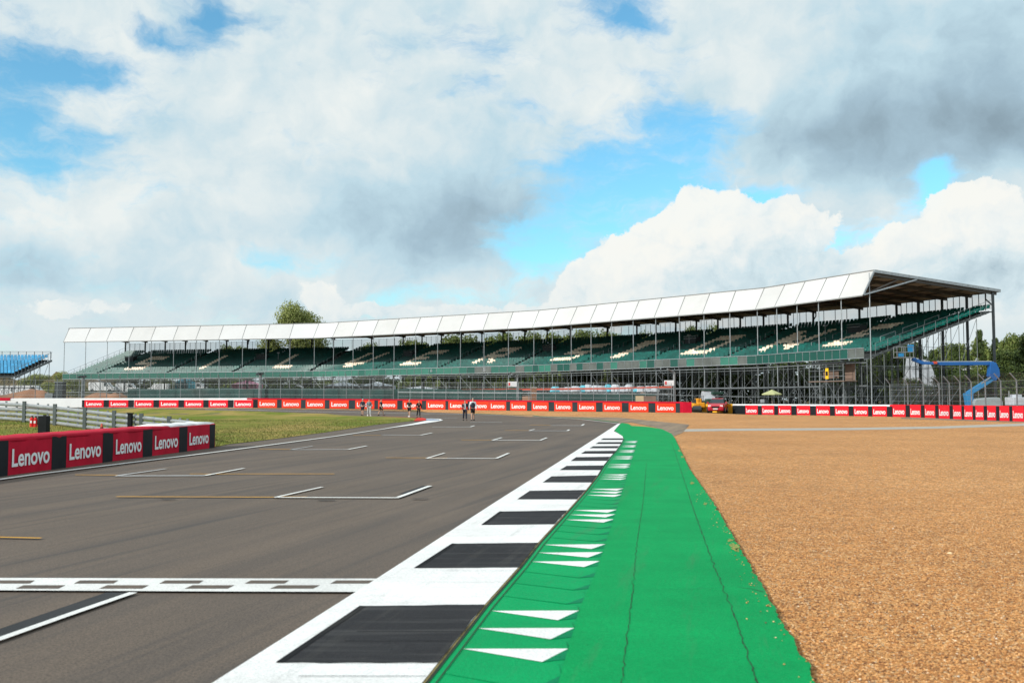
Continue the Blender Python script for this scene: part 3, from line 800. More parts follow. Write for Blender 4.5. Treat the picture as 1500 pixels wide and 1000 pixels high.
# --- right barrier
rt = []
for px, by in zip([1062, 1100, 1150, 1230, 1300, 1350, 1400, 1450, 1500, 1560, 1640], [606.3, 607, 607.5, 608.8, 610, 611.4, 613.7, 615.5, 617.5, 620, 624]):
    d_ = 2406 / (by - 586); rt.append((px_x(px, d_), d_, 0))
PR = Path(rt); hR = 1.2
RB = thing('barrier', rt[5], 'scarlet and black barrier beyond the gravel with a yellow block at its left end', 'barrier')
b = MB(); body_mb(b, PR, PR.at_px(1062), PR.at_px(1303), .9, hR, 1.5); b.build('body', 'cover_white', RB)
b = MB(); body_mb(b, PR, PR.at_px(1303), PR.at_px(1640), .9, hR, 1.0); b.build('body', 'banner_scarlet', RB)
mb = MB(); strip_mb(mb, PR, PR.at_px(1061), PR.at_px(1073), .04, .0, hR + .01, .4, .01, .5); mb.build('yellow_block', 'tyre_yellow', RB)
mb = MB(); strip_mb(mb, PR, PR.at_px(1073), PR.at_px(1092), .03, .02, hR - .16, .4, .01, .1); mb.build('black_panel', 'banner_black', RB)
rb = [(1092, 18), (1116, 18), (1140, 19), (1167, 19.5), (1195.5, 20), (1223, 20), (1250.5, 21), (1278, 21), (1307.5, 19), (1333, 16), (1354.5, 15.5), (1375, 16), (1396, 12.5), (1412.5, 12.5), (1429, 12), (1446, 13), (1464, 14.5), (1483, 17), (1504, 18)]
for i, (px, w_) in enumerate(rb):
    zt = hR - .13 if px < 1303 else hR + .02
    board(RB, PR, PR.at_px(px), PR.at_px(px + w_), .02, zt, 'banner_scarlet', None, None, .08, (.20, .68), wav=.01)
    if i + 1 < len(rb):
        mb = MB(); strip_mb(mb, PR, PR.at_px(px + w_), PR.at_px(rb[i + 1][0]), .035, .0, zt - .04, .4, .01, .03); mb.build('black_panel', 'banner_black', RB)

# ================================================================== GRANDSTAND
PL = [Vector((-93, 206)), Vector((-38.5, 192.6)), Vector((3.4, 164.6)), Vector((32.3, 131.6)), Vector((40.3, 113.8))]
NB_ = [11, 10, 10, 5]
def nrm(a, b):
    d = (b - a).normalized(); return Vector((-d.y, d.x))
ns = [nrm(a, b) for a, b in zip(PL, PL[1:])]
ST = []; BK = []
for k in range(4):
    for i in range(NB_[k] + (1 if k == 3 else 0)):
        ST.append(PL[k].lerp(PL[k + 1], i / NB_[k]))
        if i == 0 and k > 0:
            m = (ns[k - 1] + ns[k]).normalized(); BK.append(m / m.dot(ns[k]))
        else: BK.append(ns[k])
NS = len(ST) - 1      # bays
def sp(s, L, z):
    i = max(0, min(NS - 1, int(math.floor(s)))); t = s - i
    p = ST[i].lerp(ST[i + 1], t) + BK[i].lerp(BK[i + 1], t) * L
    return Vector((p.x, p.y, z))
def gz(s, L):
    p = sp(s, L, 0); return terrain(p.x, p.y)
def s_at_px(px, L):
    k = ray(px, 560)[0]; lo, hi = 0.0, float(NS)
    f = lambda s: sp(s, L, 0).x - k * sp(s, L, 0).y
    for _ in range(40):
        m = (lo + hi) / 2
        if f(m) < 0: lo = m
        else: hi = m
    return lo
fz0 = lambda s: 5.98 + .52 * s / NS
fz1 = lambda s: fz0(s) + 1.14
ROWS = 20; RD = .95; L0 = 1.7; RZ = .290
GS = thing('grandstand', (ST[18].x, ST[18].y, 0), 'long curved grandstand with a white roof and beige letters in its green seats', 'grandstand')
def bars(name, mat, fn, rng_):
    for i in rng_:
        mb = MB(); fn(mb, i); mb.build(name, mat, GS)
# roof
def f_valance(mb, i):
    a, b = i + .012, i + .988
    n = 3
    for k in range(n):
        t0, t1 = k / n, (k + 1) / n
        z0, z1 = 13.72 + 2.9 * t0, 13.72 + 2.9 * t1
        p = [sp(a, 1.75 * t0, z0), sp(b, 1.75 * t0, z0), sp(b, 1.75 * t1, z1), sp(a, 1.75 * t1, z1)]
        q = [v + Vector((0, 0, 0)) + (sp(i + .5, 1, 0) - sp(i + .5, 0, 0)) * .12 for v in p]
        mb.hexa([p[0], p[1], q[1], q[0]], [p[3], p[2], q[2], q[3]])
random.seed(2)
for i in range(NS):
    mb = MB(); f_valance(mb, i); mb.build('valance_panel', random.choice(['roof_white', 'roof_white', 'roof_grimy', 'roof_fresh']), GS)
def f_seam(mb, i): mb.beam(sp(i, -.005, 13.70), sp(i, 1.735, 16.66), .075, .06)
bars('roof_seam', 'roof_seam', f_seam, range(NS + 1))
def f_deck(mb, i):
    a, b = i, i + 1
    mb.hexa([sp(a, 1.77, 16.42), sp(b, 1.77, 16.42), sp(b, 21.9, 15.05), sp(a, 21.9, 15.05)], [sp(a, 1.77, 16.60), sp(b, 1.77, 16.60), sp(b, 21.9, 15.23), sp(a, 21.9, 15.23)])
bars('roof_deck', 'soffit', f_deck, range(NS))
mb = MB()
for i in range(NS):
    mb.hexa([sp(i, 1.8, 16.603), sp(i + 1, 1.8, 16.603), sp(i + 1, 21.9, 15.233), sp(i, 21.9, 15.233)], [sp(i, 1.8, 16.66), sp(i + 1, 1.8, 16.66), sp(i + 1, 21.9, 15.29), sp(i, 21.9, 15.29)])
mb.build('roof_covering', 'roof_white', GS)
def f_raft(mb, i):
    e = .04 if i == 0 else (-.04 if i == NS else 0)
    mb.beam(sp(i + e, 1.8, 16.2), sp(i + e, 21.7, 14.85), .16, .40)
    mb.beam(sp(i + e, .15, 13.74), sp(i + e, 6.2, 16.0), .12, .14)
bars('rafter', 'rafter', f_raft, range(NS + 1))
mb = MB()
for L in (4.5, 7.2, 9.9, 12.6, 15.3, 18.0):
    z = 16.36 - (L - 1.77) * .0687
    for i in range(NS): mb.beam(sp(i, L, z), sp(i + 1, L, z), .10, .12)
mb.build('purlin', 'rafter', GS)
mb = MB()
for i in range(NS): mb.beam(sp(i, -.03, 13.64), sp(i + 1, -.03, 13.64), .14, .14)
mb.build('lower_edge_trim', 'roof_seam', GS); mb = MB()
for i in range(NS): mb.beam(sp(i, 1.72, 16.68), sp(i + 1, 1.72, 16.68), .1, .08)
mb.build('edge_trim', 'roof_seam', GS)
mb = MB()
for i in range(NS): mb.beam(sp(i, 22.0, 15.12), sp(i + 1, 22.0, 15.12), .2, .22)
mb.build('gutter', 'galv_dull', GS)
mb = MB(); mb.beam(sp(NS + .03, 1.7, 16.55), sp(NS + .03, 22.1, 15.17), .14, .34); mb.beam(sp(NS + .02, 0, 13.7), sp(NS + .02, 1.75, 16.6), .12, .16)
mb.beam(sp(NS + .02, .1, 13.74), sp(NS + .02, 8.3, 15.9), .10, .16); mb.build('gable_trim', 'galv', GS)
mb = MB(); mb.beam(sp(-.03, 1.7, 16.55), sp(-.03, 22.1, 15.17), .14, .34); mb.build('gable_trim', 'galv_dull', GS)
# posts
for i in range(NS + 1):
    L = .35 if i < NS else 1.0
    mb = MB(); zt = 13.7 if i < NS else 16.3
    mb.tube(sp(i, L, 3.35 if i < 34 else gz(i, 0)), sp(i, L, zt), .062, 7); o = mb.build('front_post', 'galv', GS)
for i in range(NS + 1):
    mb = MB(); z = gz(i, 20.9)
    mb.beam(sp(i, 20.9, z), sp(i, 20.9, 14.95), .26, .26, Vector((0, 1, 0)))
    if i % 3 == 0: mb.tube(sp(i, 20.7, 13.4), sp(i + (-.12 if i == NS else .12), 20.2, 14.1), .09, 6); mb.tube(sp(i + (-.12 if i == NS else .12), 20.2, 14.1), sp(i + (-.12 if i == NS else .12), 20.2, 14.9), .09, 6)
    mb.build('rear_column', 'steel_dark', GS)
# fascia panels: three per bay
def pcol(k, n):
    random.seed(k * 13 + 5)
    px = k / n
    if px < .50: return 'panel_green' if px < .3 else ('panel_mid' if random.random() < .8 else 'panel_green')
    if px < .60: return random.choice(['panel_green', 'panel_dark', 'panel_mid', 'panel_grey'])
    if px < .86: return random.choice(['panel_grey', 'panel_dark', 'panel_grey', 'panel_mid', 'panel_grey', 'panel_dark'])
    if px > .95 and random.random() < .2: return 'panel_grey'
    return 'panel_mid' if random.random() < .12 else 'panel_dark'
npn = 3 * NS; left = MB()
for k in range(npn):
    a, b = k / 3 + .012, (k + 1) / 3 - .012
    mb = left if k < 8 else MB()
    z0, z1 = fz0(a), fz1(a)
    p = [sp(a, 0, z0), sp(b, 0, z0), sp(b, .06, z0), sp(a, .06, z0)]
    mb.hexa(p, [v + Vector((0, 0, z1 - z0)) for v in p])
    if k >= 8: mb.build('front_panel', pcol(k, npn), GS)
o = left.build('front_panel', 'panel_green', GS); o['kind'] = 'stuff'
mb = MB()
for i in range(NS):
    for zz in (0, 1.14): mb.beam(sp(i, -.03, fz0(i) + zz), sp(i + 1, -.03, fz0(i) + zz), .06, .08)
    for k in range(3): mb.beam(sp(i + k / 3, -.02, fz0(i)), sp(i + k / 3, -.02, fz1(i)), .05, .05, Vector((0, 1, 0)))
mb.build('front_frame', 'galv', GS)
mb = MB(); s = 19.1
mb.box(sp(s, -.08, fz0(s) + .62), (.5, .06, .75), .6); mb.box(sp(s - 2.3, -.08, fz0(s) + .6), (.35, .06, .5), .6); mb.build('notice_plate', 'white_plastic', GS)
# terrace
def fzr(s, r): return fz1(s) - .58 + RZ * r     # tread level
mb = MB()
for i in range(NS):
    for r in range(ROWS):
        La, Lb = L0 + r * RD, L0 + (r + 1) * RD
        a = [sp(i, La, fzr(i, r) - .12), sp(i + 1, La, fzr(i + 1, r) - .12), sp(i + 1, Lb, fzr(i + 1, r) - .12), sp(i, Lb, fzr(i, r) - .12)]
        mb.hexa(a, [v + Vector((0, 0, .12)) for v in a])
        mb.quad(sp(i, La, fzr(i, r - 1)), sp(i + 1, La, fzr(i + 1, r - 1)), sp(i + 1, La, fzr(i + 1, r) - .10), sp(i, La, fzr(i, r) - .10))
    a = [sp(i, .06, fzr(i, 0) - .5), sp(i + 1, .06, fzr(i + 1, 0) - .5), sp(i + 1, L0, fzr(i + 1, 0) - .5), sp(i, L0, fzr(i, 0) - .5)]
    mb.hexa(a, [v + Vector((0, 0, .15)) for v in a])
    mb.quad(a[3] + Vector((0, 0, .1)), a[2] + Vector((0, 0, .1)), sp(i + 1, L0, fzr(i + 1, 0)), sp(i, L0, fzr(i, 0)))
mb.build('terrace', 'terrace', GS)
def f_rak(mb, i):
    e = .03 if i == 0 else (-.03 if i == NS else 0)
    mb.beam(sp(i + e, .1, fzr(i, 0) - .75), sp(i + e, 20.3, fzr(i, 20) - .35), .14, .26)
bars('raker', 'scaffold', f_rak, range(NS + 1))
# seat letters
GL = {'S': ["1111", "1000", "1111", "0001", "1111"], 'I': ["1"] * 5, 'L': ["1000"] * 4 + ["1111"], 'V': ["1001", "1001", "1001", "1111", "0110"],
      'E': ["1111", "1000", "1110", "1000", "1111"], 'R': ["1111", "1001", "1111", "1010", "1001"], 'T': ["1111", "0110", "0110", "0110", "0110"],
      'O': ["1111", "1001", "1001", "1001", "1111"], 'N': ["1001", "1101", "1101", "1011", "1001"]}
WORD = "SILVERSTONE"
LPX = [181, 294, 396, 507, 587, 692, 808, 897, 1000, 1112, 1206]
PITCH_S = .55
# seat columns per bay at constant pitch: global arc at row mid
arc = [0]
for i in range(NS): arc.append(arc[-1] + (ST[i + 1] - ST[i]).length)
NCOL = int(arc[-1] / PITCH_S)
def s_arc(a):
    i = max(0, min(NS - 1, int(np.searchsorted(arc, a, side='right') - 1))); return i + (a - arc[i]) / (arc[i + 1] - arc[i])
def arc_s(s):
    i = max(0, min(NS - 1, int(s))); return arc[i] + (arc[i + 1] - arc[i]) * (s - i)
starts = []
for ch, px in zip(WORD, LPX):
    off = {'V': 3, 'T': 3}.get(ch, 0)
    starts.append(int(arc_s(s_at_px(px, L0 + 3.3 * RD)) / PITCH_S) - off)
aisles = set(); AIS = []
c0 = [starts[0] - 10] + [(starts[k] + (2 if WORD[k] == 'I' else 8) + starts[k + 1]) // 2 for k in range(10)] + [starts[10] + 16]
for c_ in c0: aisles.update((c_, c_ + 1)); AIS.append(c_ + .5)
beige = set()
for ch, c_ in zip(WORD, starts):
    gl = GL[ch]
    for rr in range(11):
        row = gl[(4, 4, 3, 3, 2, 2, 1, 1, 0, 0, 0)[rr]]
        for cc in range(2 * len(row)):
            if row[cc // 2] == '1': beige.add((c_ + cc, rr + 3))
def seat_mb(mb, s, L, z):
    o = sp(s, L, z); back = (sp(s, L + 1, z) - o).normalized(); al = Vector((back.y, -back.x, 0)); w = .262; up = Vector((0, 0, 1))
    P = lambda a, b, c: o + al * a + back * b + up * c
    v = [P(-w, 0, .40), P(w, 0, .40), P(w, .36, .38), P(-w, .36, .38),               # pan
         P(-w * .95, .40, .62), P(w * .95, .40, .62), P(-w * .9, .44, .84), P(w * .9, .44, .84),   # back
         P(-w, 0, .33), P(w, 0, .33), P(-w * .7, .48, .87), P(w * .7, .48, .87), P(-w * .8, .50, .80), P(w * .8, .50, .80), P(0, .46, .88)]
    mb.add(v, [(0, 1, 2, 3), (3, 2, 5, 4), (4, 5, 7, 6), (8, 9, 1, 0), (6, 7, 11, 14, 10), (10, 14, 11, 13, 12), (12, 13, 5, 4)])
cands = []
for i in range(NS):
    for r in range(ROWS):
        L = L0 + r * RD + .25; W_ = (sp(i + 1, L, 0) - sp(i, L, 0)).length; n_ = max(1, round(W_ / PITCH_S))
        for k in range(n_):
            s = i + (k + .5) / n_; c_ = int(arc_s(s) / PITCH_S)
            if c_ in aisles or random.random() < .002 or (s < .06) or (s > NS - .06): continue
            cands.append((sp(s, L, 0).length, c_, r, s))
cands.sort()
mG, mBe = MB(), MB(); singles = 0
for dd, c_, r, s in cands:
    be = (c_, r) in beige
    if singles < 98 and not be:
        mb = MB(); seat_mb(mb, s, L0 + r * RD + .25, fzr(s, r)); mb.build('seat', 'seat_green', GS); singles += 1
    else: seat_mb(mBe if be else mG, s, L0 + r * RD + .25, fzr(s, r))
o = mG.build('seat', 'seat_green', GS); o['kind'] = 'stuff'
o = mBe.build('seat', 'seat_beige', GS); o['kind'] = 'stuff'; o['label'] = 'beige seats forming the letters'
# aisle steps and hand rails
for k, c_ in enumerate(AIS):
    s = s_arc((c_ + .5) * PITCH_S)
    if s < .1 or s > NS - .1: continue
    mb = MB()
    for r in range(ROWS):
        o = sp(s, L0 + r * RD + .28, fzr(s, r) + .065); bk = sp(s, 99, 0) - sp(s, 0, 0)
        mb.box(o, (1.0, .42, .13), math.atan2(bk.y, bk.x) - math.pi / 2)
    mb.build('aisle_steps', 'stair', GS)
    for L in (L0 + 4, L0 + 7.6, L0 + 11.2):
        mb = MB()
        r = (L - L0) / RD
        for dL in (0, 2.4): mb.tube(sp(s, L + dL, fzr(s, r + dL / RD)), sp(s, L + dL, fzr(s, r + dL / RD) + 1.0), .03, 5)
        mb.tube(sp(s, L, fzr(s, r) + 1.0), sp(s, L + 2.4, fzr(s, r + 2.4 / RD) + 1.0), .03, 5)
        mb.build('aisle_rail', 'galv', GS)
# vomitory boxes (dark openings part way up)
for k, c_ in enumerate(AIS):
    if k % 2 == 0 and 0 < c_ < NCOL - 4:
        s = s_arc((c_ + 3.2) * PITCH_S); r = 11
        mb = MB(); o = sp(s, L0 + r * RD, fzr(s, r) + .75); bk = sp(s, 99, 0) - sp(s, 0, 0); a_ = math.atan2(bk.y, bk.x) - math.pi / 2
        mb.box(o, (2.1, 1.3, 1.15), a_); mb.build('stairway_surround', 'steel_dark', GS)
        mb = MB()
        for zz in (.65, 1.0):
            al = Vector((math.cos(a_), math.sin(a_), 0))
            mb.tube(o - al * 1.2 + Vector((0, 0, zz - .3)) - Vector((bk.x, bk.y, 0)).normalized() * .7, o + al * 1.2 + Vector((0, 0, zz - .3)) - Vector((bk.x, bk.y, 0)).normalized() * .7, .035, 5)
        mb.build('stairway_rail', 'galv', GS)
# rear fence behind the top row
mb = MB(); mp = MB()
for i in range(NS):
    for k in range(4):
        s = i + k / 4; z = fzr(s, 20)
        mb.beam(sp(s, 20.75, z - .1), sp(s, 20.75, z + 2.1), .07, .07, Vector((0, 1, 0)))
    z = fzr(i, 20); z2 = fzr(i + 1, 20)
    mb.beam(sp(i, 20.75, z + 2.1), sp(i + 1, 20.75, z2 + 2.1), .05, .05)
    mp.quad(sp(i, 20.82, z), sp(i + 1, 20.82, z2), sp(i + 1, 20.82, z2 + 2.05), sp(i, 20.82, z + 2.05))
mb.build('rear_rail', 'steel_dark', GS); mp.build('rear_screen', 'rear_mesh', GS)
# end rails
for e in (0, NS):
    mb = MB()
    for r in range(0, ROWS + 1, 2):
        mb.tube(sp(e, L0 + r * RD, fzr(e, r) - .2), sp(e, L0 + r * RD, fzr(e, r) + 1.15), .03, 5)
    for zz in (.6, 1.15): mb.tube(sp(e, L0, fzr(e, 0) + zz), sp(e, L0 + 20 * RD, fzr(e, 20) + zz), .025, 5)
    mb.build('end_rail', 'scaffold', GS)
# floodlights under the seam between roof and seats
for i in (8, 17, 26, 31):
    mb = MB(); mb.box(sp(i + .45, 11, fzr(i, 10) + 1.9), (.5, .3, .18), .5); mb.tube(sp(i + .45, 11, fzr(i, 10)), sp(i + .45, 11, fzr(i, 10) + 1.9), .04, 5); mb.build('lamp', 'galv', GS)
# scaffold frames below
for i in range(NS + 1):
    mb = MB(); random.seed(i)
    Ls = [0.4, 3.0, 6.0, 9.0, 12.0, 15.0, 18.0]
    under = lambda s, L: (fz0(s) - .05) if L < 1.7 else fzr(s, (L - L0) / RD) - .45
    e = min(i, NS - .001)
    if 14 <= i < NS:
        for s in (i + .25, i + .75): mb.tube(sp(s, .5, gz(s, .5)), sp(s, .5, 5.9), .036, 5, cap=False)
    for s in ([i, i + .5] if i < NS else [e]):
        for L in Ls: mb.tube(sp(s, L, gz(s, L)), sp(s, L, under(s, L)), .042, 5, cap=False)
    g0 = gz(e, 6)
    lv = [g0 + .35, g0 + 2.1, 3.3, 5.6]
    for z in lv:
        if i < NS:
            for L in (0.4, 3.0, 9.0, 15.0): mb.tube(sp(i, L, z), sp(i + 1, L, z), .032, 4, cap=False)
        mb.tube(sp(e, .4, z), sp(e, 18, z), .03, 4, cap=False)
    if i < NS:
        for L in (.4, 3.0, 9.0):
            for z0, z1 in ((3.3, 5.6), (g0 + .35, 3.3)):
                if random.random() < .85:
                    a, b = (i, i + .5) if random.random() < .5 else (i + .5, i)
                    mb.tube(sp(a, L, z0), sp(b, L, z1), .028, 4, cap=False)
                if random.random() < .6: mb.tube(sp(i + .5, L, z0), sp(i + 1, L, z1), .028, 4, cap=False)
    for La, Lb in ((.4, 3), (3, 6), (6, 9), (9, 12), (12, 15), (15, 18)):
        mb.tube(sp(e, La, g0 + .3), sp(e, Lb, 3.3), .028, 4, cap=False)
        if random.random() < .7: mb.tube(sp(e, Lb, 3.3), sp(e, La, 5.6), .028, 4, cap=False)
        if La >= 9: mb.tube(sp(e, La, 5.6), sp(e, Lb, under(e, Lb)), .03, 4, cap=False)
        if La >= 12: mb.tube(sp(e, La, 8.2), sp(e, 18, 8.2), .03, 4, cap=False)
    mb.build('scaffold_frame', 'scaffold', GS)
mb = MB()
for i in range(NS): mb.beam(sp(i, .3, 3.3), sp(i + 1, .3, 3.3), .12, .16); mb.beam(sp(i, .3, 5.95), sp(i + 1, .3, 5.95), .10, .14)
mb.build('ledger_beam', 'scaffold', GS)

# camera platform hanging off the right end
s = 33.9; al = (sp(36, 0, 0) - sp(34, 0, 0)).normalized(); bk = Vector((-al.y, al.x, 0)); rz = math.atan2(al.y, al.x)
pA = sp(35.0, -1.2, 0)
t = thing('camera_platform', tuple(pA), 'roofed scaffold platform with brown boards and a yellow sign below the seats', 'platform')
PP = lambda a, b, z: pA + al * a + bk * b + Vector((0, 0, z))
mb = MB()
for a in (-2.9, 0, 1.2, 2.8):
    for b_ in (-.9, .9): mb.tube(PP(a, b_, 0), PP(a, b_, 6.0), .045, 5)
for z in (2.0, 3.9, 4.45, 5.1, 5.6):
    for b_ in (-.9, .9): mb.tube(PP(-2.9, b_, z), PP(2.8, b_, z), .035, 4)
for a0, a1, z0, z1 in ((-2.9, 0, .3, 3.9), (0, -2.9, .3, 3.9), (0, 2.8, .3, 3.9), (2.8, 0, .3, 3.9), (-2.9, 0, 2, 3.9)): mb.tube(PP(a0, -.9, z0), PP(a1, -.9, z1), .04, 4)
mb.build('tube_frame', 'scaffold', t)
mb = MB(); mb.box(PP(0, 0, 3.85), (5.9, 2.0, .10), rz); mb.box(PP(-1.0, .7, 4.7), (2.6, .06, 1.0), rz); mb.box(PP(2.0, .85, 4.9), (1.6, .06, 1.9), rz); mb.build('boarding', 'wood_deck', t)
mb = MB(); mb.box(PP(0, 0, 6.05), (6.2, 2.3, .12), rz); mb.build('platform_roof', 'steel_dark', t)
mb = MB(); mb.box(PP(0.2, -.98, 4.75), (.50, .05, 1.25), rz); sg = mb.build('warning_sign', 'sign_yellow', t)
mb = MB(); mb.box(PP(0.2, -1.015, 4.75), (.34, .02, .5), rz); mb.build('symbol_panel', 'black_plastic', sg)

# ================================================================== FENCES
def fence(path, s0, s1, step, hgt, over, label, off, rail=None, posts_r=.05, cables=5, arms=True, gap=None):
    q, d, nn = path.pos((s0 + s1) / 2); base = q - nn * off
    t = thing('catch_fence', tuple(base), label, 'fence')
    n = int((s1 - s0) / step); tops = []
    for k in range(n + 1):
        q, d, nn = path.pos(s0 + k * step); p = q - nn * off; p.z = terrain(p.x, p.y)
        mb = MB(); mb.tube(p, p + Vector((0, 0, hgt)), posts_r, 6)
        if arms: mb.tube(p + Vector((0, 0, hgt)), p + nn * over[0] + Vector((0, 0, hgt + over[1])), posts_r * .8, 6)
        mb.build('post', 'galv_dull' if arms else 'galv', t); tops.append((p, nn))
    mb = MB(); me = MB()
    for (p, n1), (q, n2) in zip(tops, tops[1:]):
        for c in range(cables):
            z = 1.0 + (hgt - 1.0) * c / (cables - 1)
            mb.tube(p + n1 * .06 + Vector((0, 0, z)), q + n2 * .06 + Vector((0, 0, z)), .014, 4, cap=False)
        if rail: mb.tube(p + n1 * .07 + Vector((0, 0, rail)), q + n2 * .07 + Vector((0, 0, rail)), .04, 5, cap=False)
        me.quad(p + n1 * .1 + Vector((0, 0, .6)), q + n2 * .1 + Vector((0, 0, .6)), q + n2 * .1 + Vector((0, 0, hgt)), p + n1 * .1 + Vector((0, 0, hgt)))
        if arms: me.quad(p + n1 * .1 + Vector((0, 0, hgt)), q + n2 * .1 + Vector((0, 0, hgt)), q + n2 * over[0] + Vector((0, 0, hgt + over[1])), p + n1 * over[0] + Vector((0, 0, hgt + over[1])))
    mb.build('cable', 'galv', t); me.build('wire_panel', 'wire_mesh', t)
    return t
fence(PM, PM.at_px(-90), PM.at_px(570), 3.1, 3.75, (.35, .55), 'tall wire fence with slim posts behind the white topped far barrier, left of the walkers', 2.4)
fence(PM, PM.at_px(572), PM.at_px(996), 1.55, 3.3, (.35, .55), 'tall wire fence with a pale rail and close slim posts behind the orange-red barrier', 2.4, rail=2.05, arms=False, posts_r=.032)
fence(PR, PR.at_px(1285), PR.at_px(1650), 2.35, 3.25, (.55, .62), 'dark wire fence with posts bent over towards the gravel behind the right barrier', 1.7, posts_r=.06)
def screen(name, pxa, pxb, off, h0, h1, mat, label, cat):
    s0, s1 = PM.at_px(pxa), PM.at_px(pxb); q, d, nn = PM.pos((s0 + s1) / 2)
    t = thing(name, tuple(q - nn * off), label, cat)
    mb = MB(); n = int((s1 - s0) / 1.5); rows = []
    for k in range(n + 1):
        q, d, nn = PM.pos(s0 + (s1 - s0) * k / n); p = q - nn * (off + .12 * mnoise.noise(Vector((k * .7, 0, 0)))); z = terrain(p.x, p.y)
        rows.append((Vector((p.x, p.y, z + h0)), Vector((p.x, p.y, z + h1 + .22 * mnoise.noise(Vector((k * .45, 3, 0)))))))
    for a, b in zip(rows, rows[1:]): mb.quad(a[0], b[0], b[1], a[1])
    mb.build('cloth', mat, t)
    mb = MB()
    for k, r in enumerate(rows):
        if k % 2 == 0: mb.tube(r[0] + Vector((0, .05, -h0)), r[1] + Vector((0, .05, 0)), .04, 5)
    mb.build('stake', 'galv_dull', t)
screen('debris_screen', 160, 748, 4.0, .1, 2.5, 'screen_green', 'long dark green cloth screen behind the far barrier, left of the brick pier', 'screen')
screen('debris_screen', 770, 958, 4.0, .1, 2.1, 'screen_green', 'shorter dark green cloth screen right of the brick pier, below the grandstand', 'screen')
for k, (px, w_, lab) in enumerate(((928 + 8, 13, 'pale plywood board leaning behind the right end of the orange-red barrier'), (951, 18, 'brown plywood board beside the paler one behind the barrier'))):
    q, d, nn = PM.pos(PM.at_px(px)); p = q - nn * 1.6; p.z = terrain(p.x, p.y)
    t = thing('plywood_board', tuple(p), lab, 'board')
    mb = MB(); mb.box(p + Vector((0, 0, .95)), (w_ / FPX * p.y, .06, 1.75), math.atan2(d.y, d.x)); mb.build('sheet', 'plywood' if k == 0 else 'wood_deck', t)
    mb = MB(); mb.tube(p + Vector((0, .1, 1.6)), p + Vector((0, .9, 0)), .04, 5); mb.build('prop', 'plywood', t)
q, d, nn = PM.pos(PM.at_px(764)); p = q - nn * 4.2; p.z = terrain(p.x, p.y)
t = thing('brick_pier', tuple(p), 'low brick pier between the two dark green cloth screens', 'pier')
mb = MB(); mb.box(p + Vector((0, 0, 1.35)), (.75, .5, 2.7)); mb.build('shaft', 'soil', t)
mb = MB(); mb.box(p + Vector((0, 0, 2.75)), (.86, .6, .1)); mb.build('coping', 'concrete', t)

# tall poles with heads
def pole(px, d_, ytop, w, label, kind, sign=None):
    x = px_x(px, d_); z0 = terrain(x, d_); zt = H + (586 - ytop) / FPX * d_
    t = thing('pole', (x, d_, z0), label, 'pole')
    mb = MB(); mb.tube((x, d_, z0), (x, d_, zt), w, 8, w * .85); mb.build('shaft', 'galv_dull' if kind != 'light' else 'galv', t)
    mb = MB()
    if kind == 'cam':
        mb.box((x, d_, zt + .15), (.7, .5, .3)); mb.tube((x, d_ - .2, zt + .15), (x - .3, d_ - .9, zt + .05), .12, 8); mb.build('camera_head', 'steel_dark', t)
    else:
        mb.beam((x, d_, zt), (x - .9, d_ - .7, zt + .35), .12, .12); mb.build('arm', 'galv_dull', t)
    if sign:
        mb = MB(); mb.box((x - .62, d_ - .12, H + (586 - sign) / FPX * d_), (1.1, .04, .62)); mb.build('sign', 'white_plastic', t)
        if sign > 560:
            mb = MB(); mb.box((x - .98, d_ - .15, H + (586 - sign) / FPX * d_), (.2, .02, .35)); mb.build('sign_mark', 'extinguisher_red', t)
pole(121, 137, 553, .24, 'thick grey pole with a camera head at the far left, behind the white barrier', 'cam')
pole(156, 137, 561, .07, 'thin grey pole just right of the thick camera pole', 'arm')
pole(381, 129, 549, .24, 'grey pole behind the far barrier, left of the centre of the grandstand', 'cam')
pole(758, 119, 550, .13, 'grey pole beside the brick pier carrying a white sign', 'arm', 562.5)
pole(988, 113, 545, .17, 'pale grey pole with a white sign at the right end of the orange-red barrier', 'arm', 561)

# ================================================================== BLUE STAND at far left
bs_y = 150.0
BS = thing('grandstand', (-85, bs_y, 0), 'open uncovered stand of blue seats on scaffolding at the far left', 'grandstand')
xr = px_x(19, bs_y); z0b = H + 36 / FPX * bs_y; BR = 11
mb = MB(); mt = MB(); mst = MB()
for r in range(BR):
    y = bs_y + r * .85; z = z0b + r * .27; xe = xr + r * .10
    mt.box(((-125 + xe) / 2, y + .42, z - .06), (xe + 125, .85, .12)); mt.box(((-125 + xe) / 2, y + .02, z - .2), (xe + 125, .05, .3))
    x = xe - .4
    while x > -122:
        ph = (xr - x - r * .0) % 14.0
        if ph < 8.6 or ph > 9.6: mb.box((x, y + .3, z + .42), (.46, .4, .05)); mb.add([(x - .22, y + .48, z + .44), (x + .22, y + .48, z + .44), (x + .2, y + .55, z + .86), (x - .2, y + .55, z + .86), (x + .2, y + .60, z + .86), (x - .2, y + .60, z + .86), (x + .22, y + .54, z + .44), (x - .22, y + .54, z + .44)], [(0, 1, 2, 3), (3, 2, 4, 5), (5, 4, 6, 7)])
        x -= .55
    for k in range(4):
        xx = xr - 9.1 - 14 * k
        if xx > -122: mst.box((xx, y + .3, z + .06), (.9, .4, .13))
o = mb.build('seat', 'seat_blue', BS); o['kind'] = 'stuff'
mt.build('terrace', 'terrace', BS); mst.build('aisle_steps', 'stair', BS)
mb = MB(); mb.box(((-125 + xr - 1.8) / 2, bs_y - .6, z0b - .9), (xr + 125 - 1.8, .08, 1.1)); mb.build('front_panel', 'panel_mid', BS)
mb = MB(); yb = bs_y + BR * .85 + .1; zb = z0b + BR * .27
x = xr + 1.1
while x > -122: mb.tube((x, yb, zb - .3), (x, yb, zb + 1.1), .045, 5); x -= 1.3
